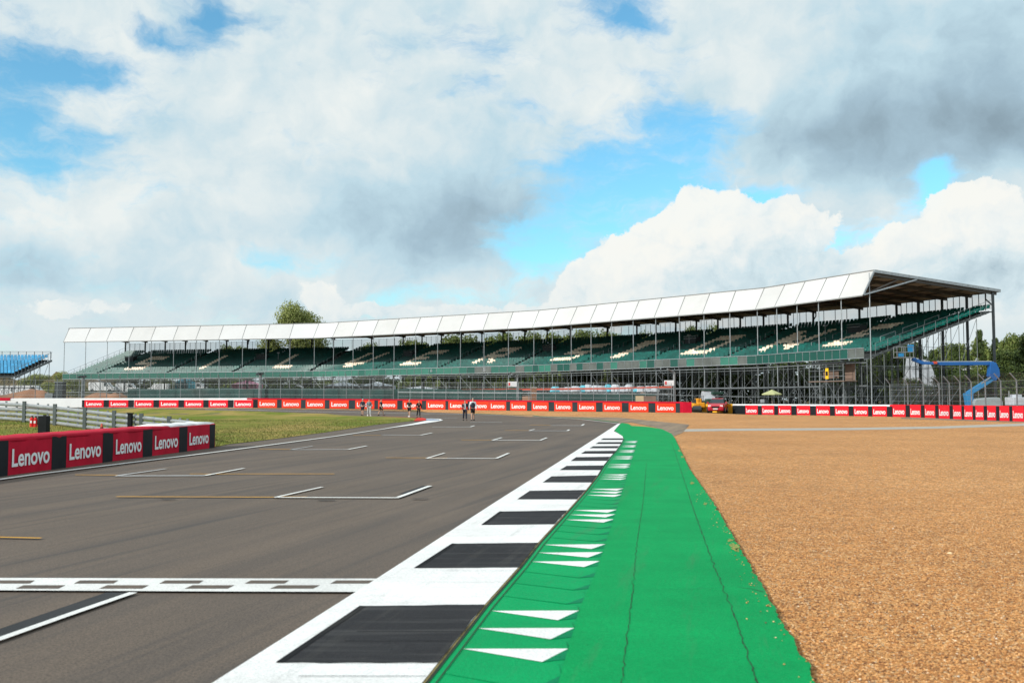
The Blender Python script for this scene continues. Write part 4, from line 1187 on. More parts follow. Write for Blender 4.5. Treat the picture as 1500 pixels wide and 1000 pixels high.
mb.tube((xr + 1.1, yb, zb + 1.1), (-122, yb, zb + 1.1), .03, 5); mb.tube((xr + 1.1, yb, zb + .8), (-122, yb, zb + .8), .02, 5)
mb.build('rear_rail', 'steel_dark', BS)
mb = MB()
mb.beam((xr + .2, bs_y, z0b - .3), (xr + 1.3, yb, zb - .35), .15, .3)
for r in range(0, BR + 1): mb.tube((xr + .15 + r * .1, bs_y + r * .85, z0b + r * .27), (xr + .15 + r * .1, bs_y + r * .85, z0b + r * .27 + 1.0), .03, 5)
mb.tube((xr + .2, bs_y, z0b + 1.0), (xr + 1.3, yb, zb + 1.0), .03, 5); mb.build('end_rail', 'scaffold', BS)
x = xr + 1.0; kk = 0
while x > -122:
    mb = MB()
    for L in (.2, 3.2, 6.2, 9.3):
        zz = z0b + L / .85 * .27 - .3; mb.tube((x, bs_y + L, 0), (x, bs_y + L, zz), .05, 5)
        for z in (1.8, 3.6): mb.tube((x, bs_y + L, z), (x - 2.4, bs_y + L, z), .035, 4)
        mb.tube((x, bs_y + L, .3), (x - 2.4, bs_y + L, 3.6), .03, 4)
    for a, b_ in ((.2, 3.2), (3.2, 6.2), (6.2, 9.3)):
        mb.tube((x, bs_y + a, .3), (x, bs_y + b_, 3.6), .03, 4); mb.tube((x, bs_y + b_, 3.6), (x, bs_y + a, 3.6), .03, 4); mb.tube((x, bs_y + a, 3.6), (x, bs_y + b_, z0b + b_ / .85 * .27 - .4), .03, 4)
    mb.build('scaffold_frame', 'scaffold', BS); x -= 2.4

# ================================================================== background: earth banks, tents, stores
def mound(name, pxa, pxb, d_, h, deep, mat, kind='structure', seed=1, label=None, cat=None):
    x0, x1 = px_x(pxa, d_), px_x(pxb, d_); nx_, ny_ = 60, 12
    mb = MB(); vs = []
    for j in range(ny_ + 1):
        for i in range(nx_ + 1):
            u, v = i / nx_, j / ny_; x = x0 + (x1 - x0) * u; y = d_ + deep * v
            e = min(1, 6 * u, 6 * (1 - u)); prof = sm(min(v, 1 - v) * 2.6)
            z = h * e * prof * (.75 + .5 * mnoise.noise(Vector((x * .18, y * .2, seed))) + .25 * mnoise.noise(Vector((x * .6, y * .6, seed + 4))))
            vs.append((x, y, terrain(x, min(y, 120)) * 0 + .2 + z))
    mb.add(vs, [(j * (nx_ + 1) + i, j * (nx_ + 1) + i + 1, (j + 1) * (nx_ + 1) + i + 1, (j + 1) * (nx_ + 1) + i) for j in range(ny_) for i in range(nx_)])
    o = mb.build(name, mat, smooth=True)
    if label: tag(o, label, cat)
    else: tag(o, kind=kind)
mound('earth_bank', -160, 215, 141, 2.9, 9, 'soil', seed=2)
mound('earth_bank', 600, 1015, 133, 2.6, 5, 'soil', seed=8)
mound('hill', -300, 150, 330, 11, 120, 'rough_ground', seed=5)
# site hut behind the fence
x = px_x(88, 140)
t = thing('site_hut', (x, 140, 1), 'small dark hut on the brown earth bank at the far left', 'hut')
mb = MB(); mb.box((x, 140, 2.6), (1.1, 1.2, 3.1)); mb.build('wall', 'steel_dark', t)
mb = MB(); mb.box((x, 140, 4.2), (1.3, 1.4, .12)); mb.build('roof', 'galv_dull', t)
mb = MB(); mb.box((x - 1.4, 140, 2.2), (1.1, 1.0, .9)); mb.build('side_box', 'galv_dull', t)

def van(px, d_, z, L_, label, mat='white_plastic', rz=0.0):
    x = px_x(px, d_); t = thing('parked_van', (x, d_, z), label, 'van', 'vans parked behind the stands')
    M_ = Matrix.Translation((x, d_, z)) @ Matrix.Rotation(rz, 4, 'Z')
    prof = [(-L_ / 2, .35), (-L_ / 2, 2.15), (-L_ / 2 + .15, 2.3), (L_ / 2 - 1.7, 2.3), (L_ / 2 - .9, 1.35), (L_ / 2 - .1, 1.1), (L_ / 2, .8), (L_ / 2, .35)]
    mb = MB(); n = len(prof)
    vs = [M_ @ Vector((a, -.95, b_)) for a, b_ in prof] + [M_ @ Vector((a, .95, b_)) for a, b_ in prof]
    mb.add(vs, [tuple(range(n)), tuple(range(n, 2 * n))[::-1]] + [(i, n + i, n + (i + 1) % n, (i + 1) % n) for i in range(n)]); mb.build('body', mat, t)
    for sx in (-L_ / 2 + .9, L_ / 2 - .9):
        for sy in (-.97, .97): mb = MB(); mb.tube(M_ @ Vector((sx, sy - .1, .35)), M_ @ Vector((sx, sy + .1, .35)), .35, 12); mb.build('wheel', 'rubber', t)
    mb = MB(); mb.add([M_ @ Vector(v) for v in ((L_ / 2 - 2.3, -.965, 1.35), (L_ / 2 - 1.15, -.965, 1.35), (L_ / 2 - 1.75, -.965, 2.1), (L_ / 2 - 2.3, -.965, 2.1))], [(0, 1, 2, 3)]); mb.build('side_window', 'glass_dark', t)
van(45, 175, 1.9, 5.5, 'long white van behind the scaffold of the blue stand'); van(18, 178, 1.9, 5, 'white van at the picture edge behind the blue stand')
van(187, 238, 3.4, 5.2, 'white van seen under the left end of the green grandstand'); van(232, 242, 3.4, 5.0, 'white van to the right of another, under the left part of the green grandstand', rz=math.pi)
van(150, 236, 3.6, 6, 'pale van standing just left of the left end of the green grandstand')
van(287, 240, 3.6, 5.4, 'white van right of the cyan booth, seen under the green grandstand')
def marquee(px, w_px, d_, z0, zh, mat, label, roofm='sheeting'):
    x = px_x(px, d_); w = w_px / FPX * d_; t = thing('marquee', (x, d_, z0), label, 'marquee')
    mb = MB(); mb.box((x, d_ + 3, z0 + zh * .3), (w, 6, zh * .6)); mb.build('wall', mat, t)
    nb_ = max(1, int(w / 6)); mb = MB()
    for k in range(nb_):
        a = x - w / 2 + w * k / nb_; b_ = a + w / nb_; c = (a + b_) / 2
        mb.add([(a, d_ - .3, z0 + zh * .6), (b_, d_ - .3, z0 + zh * .6), (b_, d_ + 6.3, z0 + zh * .6), (a, d_ + 6.3, z0 + zh * .6), (c, d_ + 3, z0 + zh)], [(0, 1, 4), (1, 2, 4), (2, 3, 4), (3, 0, 4), (0, 3, 2, 1)])
    mb.build('roof', roofm, t)
    mb = MB()
    for k in range(nb_ + 1): mb.tube((x - w / 2 + w * k / nb_, d_ - .2, z0 - 1.5), (x - w / 2 + w * k / nb_, d_ - .2, z0 + zh * .6), .08, 5)
    mb.build('leg', 'galv', t)
marquee(525, 100, 225, 3.3, 2.6, 'sheeting', 'long white marquee seen through the scaffold under the middle of the green grandstand')
marquee(357, 36, 232, 3.8, 2.6, 'pink_cloth', 'pink and white marquee seen through the scaffold below the letter L', 'pink_cloth')
marquee(265, 18, 228, 3.3, 4.0, 'cyan_cloth', 'small cyan and red booth under the left part of the green grandstand', 'cyan_cloth')
marquee(615, 62, 226, 3.0, 1.9, 'sheeting', 'low pale marquee just right of the long white one')
x = px_x(266, 226); mb = MB(); mb.box((x, 226, 3.6), (2.6, .3, 1.1)); o = mb.build('banner', 'extinguisher_red'); tag(o, 'red banner hanging in front of the cyan booth', 'banner')
# wrapped bundles stacked on the bank below the stand
random.seed(3)
for k in range(16):
    px = 815 + k * 9.6 + random.uniform(-2, 2); d_ = 137.5; x = px_x(px, d_); z = H + (586 - (570.5 - (px - 815) * .0)) / FPX * d_ - .3
    w = random.uniform(.7, 1.0); hh = random.uniform(.5, 1.1)
    mb = MB(); prof = []
    n = 9
    vs = []; rings = 4
    for r in range(rings + 1):
        t_ = r / rings
        for a in range(n):
            an = 2 * math.pi * a / n; rr = w * (1 - .55 * t_ ** 2) * (1 + .22 * mnoise.noise(Vector((math.cos(an) * 2 + k * 3, math.sin(an) * 2, t_ * 2))))
            vs.append((x + rr * math.cos(an), d_ + .7 * rr * math.sin(an), z + hh * t_))
    mb.add(vs, [(r * n + a, r * n + (a + 1) % n, (r + 1) * n + (a + 1) % n, (r + 1) * n + a) for r in range(rings) for a in range(n)] + [tuple(rings * n + a for a in range(n)), tuple(range(n))[::-1]])
    o = mb.build('wrapped_bundle', 'sheeting' if k % 4 else 'cyan_cloth'); tag(o, 'pale wrapped bundle on the bank under the right half of the grandstand', 'bundle', 'wrapped bundles on the bank under the grandstand')
# red and white tape rail
t = thing('barrier_rail', (px_x(860, 135), 135, 2), 'long faded red rail along the bank under the grandstand', 'rail')
mb = MB(); P = [Vector((px_x(px, 134.5 - (px - 600) * .012), 134.5 - (px - 600) * .012, H + (586 - yy) / FPX * 133)) for px, yy in ((600, 573), (700, 571), (800, 570), (900, 569), (985, 567))]
for a, b_ in zip(P, P[1:]): mb.beam(a, b_, .06, .22)
mb.build('rail', 'cone_orange', t)
mb = MB()
for a, b_ in zip(P, P[1:]):
    for k in range(4): q = a.lerp(b_, k / 4); mb.tube((q.x, q.y + .08, .4), (q.x, q.y + .08, q.z + .1), .05, 5)
mb.build('stanchion', 'galv_dull', t)
# long white building beyond the trees
x0, x1 = px_x(1352, 215), px_x(1478, 215)
t = thing('long_building', (x0, 215, 0), 'long white building with a shallow roof behind the trees at the right', 'building')
mb = MB(); mb.box(((x0 + x1) / 2, 223, 3.6), (x1 - x0, 14, 7.4)); mb.build('wall', 'wall_white', t)
mb = MB(); mb.hexa([(x0 - .3, 215.5, 7.3), (x1 + .3, 215.5, 8.9), (x1 + .3, 231, 8.9), (x0 - .3, 231, 7.3)], [(x0 - .3, 215.5, 7.6), (x1 + .3, 215.5, 9.3), (x1 + .3, 231, 9.3), (x0 - .3, 231, 7.6)]); mb.build('roof', 'roof_white', t)
x = px_x(1357, 160)
t = thing('sheeted_stack', (x, 160, 0), 'tall stack under white sheeting behind the scaffold, above the blue lift arm', 'stack')
mb = MB(); mb.hexa([(x - 2.4, 160, 0), (x + 3.6, 160, 0), (x + 3.6, 164, 0), (x - 2.4, 164, 0)], [(x - 1.9, 160.4, 8.6), (x + .8, 160.4, 8.0), (x + .8, 163, 8.0), (x - 1.9, 163, 8.6)]); mb.build('sheeting', 'sheeting', t)
mb = MB(); mb.beam((x - 2.4, 159.9, 2.2), (x + 3.4, 159.9, 2.2), .1, .1); mb.build('strap', 'rubber', t)

# ================================================================== VEHICLES
def loft(mb, M_, secs, mat_fn=None):
    """secs: list of (x, [(y, z)...]) half profiles mirrored"""
    rings = []
    for x, prof in secs: rings.append([M_ @ Vector((x, y, z)) for y, z in prof] + [M_ @ Vector((x, -y, z)) for y, z in reversed(prof)])
    n = len(rings[0]); o = len(mb.v); vs = [v for r in rings for v in r]; fs = []
    for k in range(len(rings) - 1):
        for i in range(n): j = (i + 1) % n; fs.append((k * n + i, k * n + j, (k + 1) * n + j, (k + 1) * n + i))
    fs += [tuple(range(n))[::-1], tuple((len(rings) - 1) * n + i for i in range(n))]
    mb.add(vs, fs)
def car(px, d_, rz, label):
    x = px_x(px, d_); z = terrain(x, d_) + .01; t = thing('parked_car', (x, d_, z), label, 'car')
    M_ = Matrix.Translation((x, d_, z)) @ Matrix.Rotation(rz, 4, 'Z') @ Matrix.Diagonal((1.05, 1.08, 1.15, 1))
    P = lambda w, zl, zs: [(w * .9, zl), (w, zl + .15), (w, zs - .12), (w * .88, zs)]
    mb = MB(); loft(mb, M_, [(2.15, P(.62, .38, .62)), (2.05, P(.80, .25, .78)), (1.6, P(.88, .22, .92)), (.85, P(.91, .22, 1.02)), (-1.3, P(.91, .22, 1.05)), (-2.0, P(.86, .25, 1.0)), (-2.15, P(.75, .35, .85))]); mb.build('body', 'car_red', t, smooth=False, bevel=.04)
    mb = MB(); loft(mb, M_, [(.95, [(.80, 1.0), (.78, 1.01)]), (.25, [(.80, 1.0), (.64, 1.44)]), (-1.0, [(.80, 1.0), (.64, 1.46)]), (-1.75, [(.78, 1.0), (.74, 1.05)])]); cb = mb.build('cabin_glass', 'glass_dark', t)
    mb = MB(); loft(mb, M_, [(.22, [(.62, 1.42), (.60, 1.47)]), (-.4, [(.64, 1.45), (.60, 1.52)]), (-1.05, [(.62, 1.44), (.60, 1.49)])]); mb.build('roof', 'car_red', t)
    for sx in (1.35, -1.35):
        for sy in (.84, -.84):
            mb = MB(); mb.tube(M_ @ Vector((sx, sy - .12, .33)), M_ @ Vector((sx, sy + .12, .33)), .34, 16); wh = mb.build('wheel', 'rubber', t)
            mb = MB(); mb.tube(M_ @ Vector((sx, sy * 1.15 - .015, .33)), M_ @ Vector((sx, sy * 1.15 + .015, .33)), .2, 10); mb.build('rim', 'galv', wh)
    for sy in (.62, -.62): mb = MB(); mb.box(M_ @ Vector((2.02, sy, .74)), (.14, .32, .15), rz); mb.build('headlight', 'headlamp', t)
    mb = MB(); mb.box(M_ @ Vector((2.12, 0, .62)), (.1, .9, .18), rz); mb.build('grille', 'black_plastic', t)
    mb = MB(); mb.box(M_ @ Vector((2.16, 0, .44)), (.06, .52, .12), rz); mb.build('number_plate', 'plate', t)
    for sy in (.98, -.98): mb = MB(); mb.box(M_ @ Vector((.6, sy, 1.06)), (.1, .2, .13), rz); mb.build('mirror', 'car_red', t)
car(1051, 117, R(-108), 'dark red hatchback parked in the gap between the two far barriers')
# yellow roller
x, d_ = px_x(1021, 121), 121; z = terrain(x, d_)
t = thing('site_roller', (x, d_, z), 'yellow construction machine parked at the right end of the orange-red barrier', 'roller')
mb = MB(); mb.box((x + .1, d_, z + .85), (.95, 2.2, .6), .2); mb.box((x - .35, d_ - .9, z + .8), (.75, .7, .5), .2); mb.box((x + .2, d_ + .5, z + 1.35), (.62, .9, .6), .2); mb.build('body', 'digger_yellow', t, bevel=.08)
mb = MB(); mb.tube((x - .75, d_ - 1.2, z + .38), (x + .25, d_ - 1.35, z + .38), .38, 18); mb.build('drum', 'steel_dark', t)
for sx in (-.35, .55): mb = MB(); mb.tube((x + sx - .15, d_ + .9, z + .5), (x + sx + .15, d_ + .8, z + .5), .5, 14); mb.build('wheel', 'rubber', t)
mb = MB()
for sx, sy in ((-.2, -.3), (.7, -.3), (-.2, .6), (.7, .6)): mb.tube((x + sx, d_ + sy, z + 1.3), (x + sx, d_ + sy, z + 2.0), .04, 6)
mb.box((x - .45, d_ - .6, z + 1.3), (.4, .4, .45)); mb.build('seat_frame', 'steel_dark', t)
# tractor
x, d_ = px_x(1038, 124), 124; z = terrain(x, d_)
t = thing('tractor', (x, d_, z), 'dark green tractor with a glazed cab parked behind the red car', 'tractor')
mb = MB(); mb.box((x - .1, d_ - 1.3, z + 1.25), (.95, 1.9, .8)); mb.box((x, d_ + .4, z + 1.0), (1.2, 1.6, .7)); mb.box((x + 1.0, d_ - .4, z + 2.35), (1.5, .5, .35), .3); mb.build('body', 'tractor_green', t, bevel=.06)
mb = MB(); mb.hexa([(x - .8, d_ - .4, z + 1.4), (x + .8, d_ - .4, z + 1.4), (x + .8, d_ + 1.2, z + 1.4), (x - .8, d_ + 1.2, z + 1.4)], [(x - .65, d_ - .2, z + 2.65), (x + .65, d_ - .2, z + 2.65), (x + .65, d_ + 1.1, z + 2.65), (x - .65, d_ + 1.1, z + 2.65)]); mb.build('cab_glass', 'sheeting', t)
mb = MB(); mb.box((x, d_ + .45, z + 2.72), (1.55, 1.7, .14)); mb.build('cab_roof', 'tractor_green', t, bevel=.04)
for sx in (-.95, .95):
    mb = MB(); mb.tube((x + sx - .2, d_ + .8, z + .8), (x + sx + .2, d_ + .8, z + .8), .82, 18); mb.build('rear_wheel', 'rubber', t)
    mb = MB(); mb.tube((x + sx * .8 - .15, d_ - 1.7, z + .5), (x + sx * .8 + .15, d_ - 1.7, z + .5), .5, 14); mb.build('front_wheel', 'rubber', t)
# marshal in yellow beside the gap
# parasol
x, d_ = px_x(1131, 122), 122
t = thing('parasol', (x, d_, 0), 'pale green parasol standing behind the left part of the right barrier', 'parasol')
mb = MB(); vs = [(x, d_, 2.95)]; n = 8
for k in range(n): a = 2 * math.pi * k / n; vs.append((x + 1.25 * math.cos(a), d_ + 1.25 * math.sin(a), 2.42))
for k in range(n): a = 2 * math.pi * k / n; vs.append((x + 1.25 * math.cos(a), d_ + 1.25 * math.sin(a), 2.30))
mb.add(vs, [(0, 1 + k, 1 + (k + 1) % n) for k in range(n)] + [(1 + k, 9 + k, 9 + (k + 1) % n, 1 + (k + 1) % n) for k in range(n)]); mb.build('canopy', 'pale_green_cloth', t)
mb = MB(); mb.tube((x, d_, 0), (x, d_, 2.9), .035, 6); mb.build('pole', 'wood_deck', t)
mb = MB(); mb.box((x, d_, .06), (.6, .6, .12)); mb.build('base', 'steel_dark', t)
t = thing('storage_box', (x - .9, d_ + .3, 0), 'dark box with a pale lid under the green parasol', 'box')
mb = MB(); mb.box((x - .9, d_ + .3, .95), (1.0, .7, 1.5)); mb.build('cabinet', 'steel_dark', t, bevel=.04)
mb = MB(); mb.box((x - 1.2, d_ - .1, 1.55), (.5, .06, .45), .3); mb.build('lid', 'sheeting', t)

# boom lift
bd = 104.0
def bp(px, py, dd=0): return at(px, py, bd + dd)
t = thing('boom_lift', (px_x(1443, bd), bd, 0), 'blue articulated boom lift with a long arm reaching left into the scaffold', 'boom lift')
c = bp(1442, 584)
mb = MB(); prof = [(-1.45, .75), (-1.5, 1.35), (-1.3, 1.75), (-.6, 1.85), (.9, 1.95), (1.35, 1.85), (1.5, 1.4), (1.45, .75)]
vs = [(c.x + a, bd - .9, b_) for a, b_ in prof] + [(c.x + a, bd + .9, b_) for a, b_ in prof]; n = len(prof)
mb.add(vs, [tuple(range(n)), tuple(range(n, 2 * n))[::-1]] + [(i, n + i, n + (i + 1) % n, (i + 1) % n) for i in range(n)]); mb.build('engine_cover', 'boom_grey', t, bevel=.06)
mb = MB(); mb.box((c.x, bd, .55), (3.2, 2.0, .35)); mb.build('chassis', 'steel_dark', t)
for sx in (-1.3, 1.3):
    for sy in (-1.0, 1.0): mb = MB(); mb.tube((c.x + sx, bd + sy - .18, .45), (c.x + sx, bd + sy + .18, .45), .45, 16); mb.build('wheel', 'rubber', t)
mb = MB(); a = bp(1419, 591); b_ = bp(1419, 576)
mb.hexa([a + Vector((-.25, -.4, -.2)), a + Vector((.35, -.4, -.2)), a + Vector((.35, .4, -.2)), a + Vector((-.25, .4, -.2))], [b_ + Vector((-.45, -.4, 0)), b_ + Vector((.3, -.4, .1)), b_ + Vector((.3, .4, .1)), b_ + Vector((-.45, .4, 0))]); mb.build('turntable_mast', 'cyan_paint', t, bevel=.04)
mb = MB(); mb.beam(bp(1417, 577), bp(1455, 553), .42, .50); mb.build('lower_arm', 'cyan_paint', t, bevel=.03)
mb = MB(); mb.beam(bp(1422, 572.5), bp(1451, 552, -.3), .10, .12); mb.build('hydraulic_ram', 'galv', t)
mb = MB()
e = [bp(1447, 551), bp(1456, 558), bp(1463, 551), bp(1462, 541), bp(1457, 531), bp(1449, 530), bp(1448, 541)]
vs = [p + Vector((0, -.35, 0)) for p in e] + [p + Vector((0, .35, 0)) for p in e]; n = len(e)
mb.add(vs, [tuple(range(n)), tuple(range(n, 2 * n))[::-1]] + [(i, n + i, n + (i + 1) % n, (i + 1) % n) for i in range(n)]); mb.build('elbow', 'blue_paint', t, bevel=.04)
mb = MB(); mb.beam(bp(1455, 532), bp(1376, 532.5), .34, .36); mb.beam(bp(1378, 532.3), bp(1350, 531.5), .28, .28); mb.build('upper_arm', 'blue_paint', t, bevel=.03)
mb = MB(); mb.beam(bp(1452, 529.4), bp(1372, 529.8), .2, .14); mb.build('hose_tray', 'boom_grey', t)
mb = MB(); mb.beam(bp(1352, 531.5), bp(1336, 525.5), .26, .34); mb.beam(bp(1352, 533.5), bp(1337, 528), .12, .12); mb.build('jib', 'blue_paint', t)
mb = MB(); mb.box(bp(1369, 531), (.3, .6, .25)); mb.build('warning_label', 'cone_orange', t)
mb = MB(); q = bp(1325, 523.5)
for zz in (0, .55, 1.1):
    for sy in (-.45, .45): mb.tube(q + Vector((-.95, sy, zz)), q + Vector((.75, sy, zz)), .03, 5)
    for sx in (-.95, .75): mb.tube(q + Vector((sx, -.45, zz)), q + Vector((sx, .45, zz)), .03, 5)
for sx in (-.95, -.1, .75):
    for sy in (-.45, .45): mb.tube(q + Vector((sx, sy, 0)), q + Vector((sx, sy, 1.1)), .03, 5)
mb.box(q + Vector((-.1, 0, -.03)), (1.8, .95, .06)); mb.build('basket', 'galv_dull', t)
mb = MB(); mb.box(q + Vector((.55, -.3, .95)), (.55, .3, .75)); mb.box(q + Vector((-.5, -.35, .25)), (.5, .2, .35)); mb.build('control_box', 'cyan_paint', t)
# white generator behind the fence
x, d_ = px_x(1487, 92), 92
t = thing('trailer_unit', (x, d_, 0), 'small white trailer unit behind the bent fence at the far right edge', 'trailer')
mb = MB(); mb.box((x, d_, 1.55), (1.15, 1.6, .75)); mb.box((x + .1, d_, 2.0), (.5, 1.0, .35), .2); mb.build('body', 'sheeting', t, bevel=.05)
mb = MB(); mb.tube((x - .55, d_, .2), (x - .55, d_, 2.5), .035, 5); mb.build('mast', 'galv', t)
for sx in (-.4, .4): mb = MB(); mb.tube((x + sx - .08, d_ - .5, .35), (x + sx + .08, d_ - .5, .35), .34, 12); mb.build('wheel', 'rubber', t)
mb = MB(); mb.box((x, d_, .95), (1.2, 1.3, .5)); mb.build('chassis', 'steel_dark', t)

# ================================================================== PEOPLE
def skin_obj(name, joints, edges, mat, parent, sub=1, root=0):
    off = OFF[parent.name]
    me = bpy.data.meshes.new(name); me.from_pydata([Vector(j[0]) - off for j in joints], edges, [])
    o = bpy.data.objects.new(name, me); C.objects.link(o)
    md = o.modifiers.new('s', 'SKIN'); md.use_smooth_shade = True
    for i, j in enumerate(joints):
        r = j[1]; r = r if isinstance(r, tuple) else (r, r); me.skin_vertices[0].data[i].radius = r
    me.skin_vertices[0].data[root].use_root = True
    if sub: sd = o.modifiers.new('d', 'SUBSURF'); sd.levels = sub; sd.render_levels = sub
    bpy.context.view_layer.update()
    m2 = bpy.data.meshes.new_from_object(o.evaluated_get(bpy.context.evaluated_depsgraph_get()))
    o.modifiers.clear(); o.data = m2; m2.name = name; m2.materials.clear(); m2.materials.append(MATS[mat]); o.parent = parent; OFF[o.name] = off
    return o
def person(px, py, hpx, face, label, top='cloth_black', legs='cloth_black', shorts=False, shoes='black_plastic', hair='hair_dark', stride=.25, lean=0.0, sleeves='long', vest=None, cap=None, arm_out=0.0, shirt=None, phase=1):
    f = gnd(px, py); d_ = f.y; hgt = hpx / FPX * d_; k = hgt / 1.78
    t = thing('person', tuple(f), label, 'person', 'people walking on the track')
    M_ = Matrix.Translation(f) @ Matrix.Rotation(face, 4, 'Z') @ Matrix.Scale(k, 4)     # faces -y at 0, x to the side
    P = lambda x, y, z: M_ @ Vector((x, y, z))
    sL, sR = stride * phase, -stride * phase
    ly = lambda z: -lean * max(0, z - .9)      # forward lean
    J = {}
    J['pel'] = (P(0, 0, .95), (.15 * k, .105 * k)); J['bel'] = (P(0, ly(1.12), 1.12), (.14 * k, .10 * k)); J['che'] = (P(0, ly(1.34), 1.34), (.165 * k, .11 * k)); J['nkb'] = (P(0, ly(1.47), 1.48), (.09 * k, .075 * k))
    J['nk'] = (P(0, ly(1.55), 1.55), .052 * k); J['jaw'] = (P(0, ly(1.6) - .02, 1.60), (.065 * k, .075 * k)); J['hd'] = (P(0, ly(1.68) - .005, 1.68), (.078 * k, .095 * k)); J['crn'] = (P(0, ly(1.74), 1.735), (.06 * k, .075 * k)); J['nose'] = (P(0, ly(1.65) - .10, 1.645), .014 * k)
    for sd, sx, st in (('L', 1, sL), ('R', -1, sR)):
        J['hip' + sd] = (P(.085 * sx, 0, .90), .095 * k); J['kn' + sd] = (P(.095 * sx, -st * .55 - .03, .50), .062 * k); J['cf' + sd] = (P(.097 * sx, -st * .8, .33), .056 * k)
        J['an' + sd] = (P(.10 * sx, -st * 1.0 + .03, .09 + (.05 if st < 0 else 0)), .038 * k); J['toe' + sd] = (P(.115 * sx, -st - .13, .035), .035 * k)
        J['sh' + sd] = (P(.185 * sx, ly(1.42), 1.42), .062 * k); J['el' + sd] = (P((.255 + arm_out * .1) * sx, ly(1.15) + st * .25, 1.14), .043 * k)
        J['wr' + sd] = (P((.25 + arm_out * .05) * sx, ly(.95) + st * .5 - .08, .90), .030 * k); J['hn' + sd] = (P((.245) * sx, st * .55 - .10, .82), (.034 * k, .018 * k))
    names = list(J); idx = {n: i for i, n in enumerate(names)}
    E = [('pel', 'bel'), ('bel', 'che'), ('che', 'nkb'), ('nkb', 'nk'), ('nk', 'jaw'), ('jaw', 'hd'), ('hd', 'crn'), ('hd', 'nose')]
    for s_ in 'LR': E += [('pel', 'hip' + s_), ('hip' + s_, 'kn' + s_), ('kn' + s_, 'cf' + s_), ('cf' + s_, 'an' + s_), ('an' + s_, 'toe' + s_), ('che', 'sh' + s_), ('sh' + s_, 'el' + s_), ('el' + s_, 'wr' + s_), ('wr' + s_, 'hn' + s_)]
    joints = [J[n] for n in names]; edges = [(idx[a], idx[b_]) for a, b_ in E]
    for s_, sx in (('L', 1), ('R', -1)):
        h0 = idx['hn' + s_]; hp = J['hn' + s_][0]; wr = J['wr' + s_][0]; dn = (hp - wr).normalized()
        fw = (P(0, -1, 0) - P(0, 0, 0)).normalized(); ins = (P(-sx, 0, 0) - P(0, 0, 0)).normalized()
        for q_ in range(4):
            a = hp + fw * (.024 - .016 * q_) * k + dn * .045 * k; b_ = a + dn * (.045, .052, .048, .036)[q_] * k + ins * .02 * k
            joints += [(a, .0095 * k), (b_, .008 * k)]; edges += [(h0, len(joints) - 2), (len(joints) - 2, len(joints) - 1)]
        a = hp + fw * .045 * k + dn * .01 * k; joints.append((a, .010 * k)); joints.append((a + dn * .035 * k + fw * .01 * k, .009 * k)); edges += [(h0, len(joints) - 2), (len(joints) - 2, len(joints) - 1)]
    skin_obj('body', joints, edges, 'skin', t)
    def sub_(name, nodes, es, mat, grow):
        js = []
        for n_, r in nodes:
            p = J[n_][0] if isinstance(n_, str) else n_; js.append((p, r))
        return skin_obj(name, js, es, mat, t)
    g = 1.0
    up = [('pel', (.165 * k, .125 * k)), ('bel', (.158 * k, .12 * k)), ('che', (.18 * k, .128 * k)), (P(0, ly(1.47), 1.475), (.10 * k, .085 * k))]
    es = [(0, 1), (1, 2), (2, 3)]
    if not vest or True:
        for s_ in 'LR':
            o_ = len(up); up.append(('sh' + s_, .078 * k)); es.append((2, o_))
            if sleeves == 'long': up += [('el' + s_, .060 * k), ('wr' + s_, .044 * k)]; es += [(o_, o_ + 1), (o_ + 1, o_ + 2)]
            else:
                a = J['sh' + s_][0].lerp(J['el' + s_][0], .7); up.append((a, .060 * k)); es.append((o_, o_ + 1))
    sub_('shirt' if sleeves == 'short' else 'jacket', up, es, shirt if vest else top, 0)
    if vest: sub_('vest', [(P(0, 0, .93), (.20 * k, .16 * k)), ('bel', (.195 * k, .155 * k)), ('che', (.225 * k, .165 * k)), (P(0, ly(1.45), 1.46), (.15 * k, .11 * k))], [(0, 1), (1, 2), (2, 3)], vest, 0)
    if shirt and not vest:
        mb = MB(); mb.hexa([P(-.03, -.14, 1.0), P(.03, -.14, 1.0), P(.03, -.11, 1.0), P(-.03, -.11, 1.0)], [P(-.055, ly(1.42) - .145, 1.44), P(.055, ly(1.42) - .145, 1.44), P(.055, ly(1.42) - .1, 1.44), P(-.055, ly(1.42) - .1, 1.44)]); mb.build('shirt_front', shirt, t)
    lw = [('pel', (.16 * k, .12 * k))]; es = []
    for s_ in 'LR':
        o_ = len(lw); lw.append(('hip' + s_, .112 * k)); es.append((0, o_))
        if shorts: a = J['hip' + s_][0].lerp(J['kn' + s_][0], .88); lw.append((a, .095 * k)); es.append((o_, o_ + 1))
        else: lw += [('kn' + s_, .080 * k), ('cf' + s_, .070 * k), (J['an' + s_][0] + Vector((0, 0, .02 * k)), .060 * k)]; es += [(o_, o_ + 1), (o_ + 1, o_ + 2), (o_ + 2, o_ + 3)]
    sub_('shorts' if shorts else 'trousers', lw, es, legs, 0)
    for s_ in 'LR':
        an, to = J['an' + s_][0], J['toe' + s_][0]
        skin_obj('shoe', [(an + (an - to) * .15 - Vector((0, 0, .035 * k)), (.062 * k, .06 * k)), (to, (.062 * k, .05 * k)), (to + (to - an) * .25, (.05 * k, .04 * k))], [(0, 1), (1, 2)], shoes, t, 1)
    hd, cr = J['hd'][0], J['crn'][0]
    bk = (P(0, 1, 0) - P(0, 0, 0)).normalized()
    skin_obj('cap' if cap else 'hair', [(hd + bk * .035 * k + Vector((0, 0, .0)), (.075 * k, .07 * k)), (hd + Vector((0, 0, .045 * k)) + bk * .01 * k, (.086 * k, .098 * k)), (cr + Vector((0, 0, .02 * k)), (.06 * k, .07 * k))], [(0, 1), (1, 2)], cap or hair, t, 1)
    return t
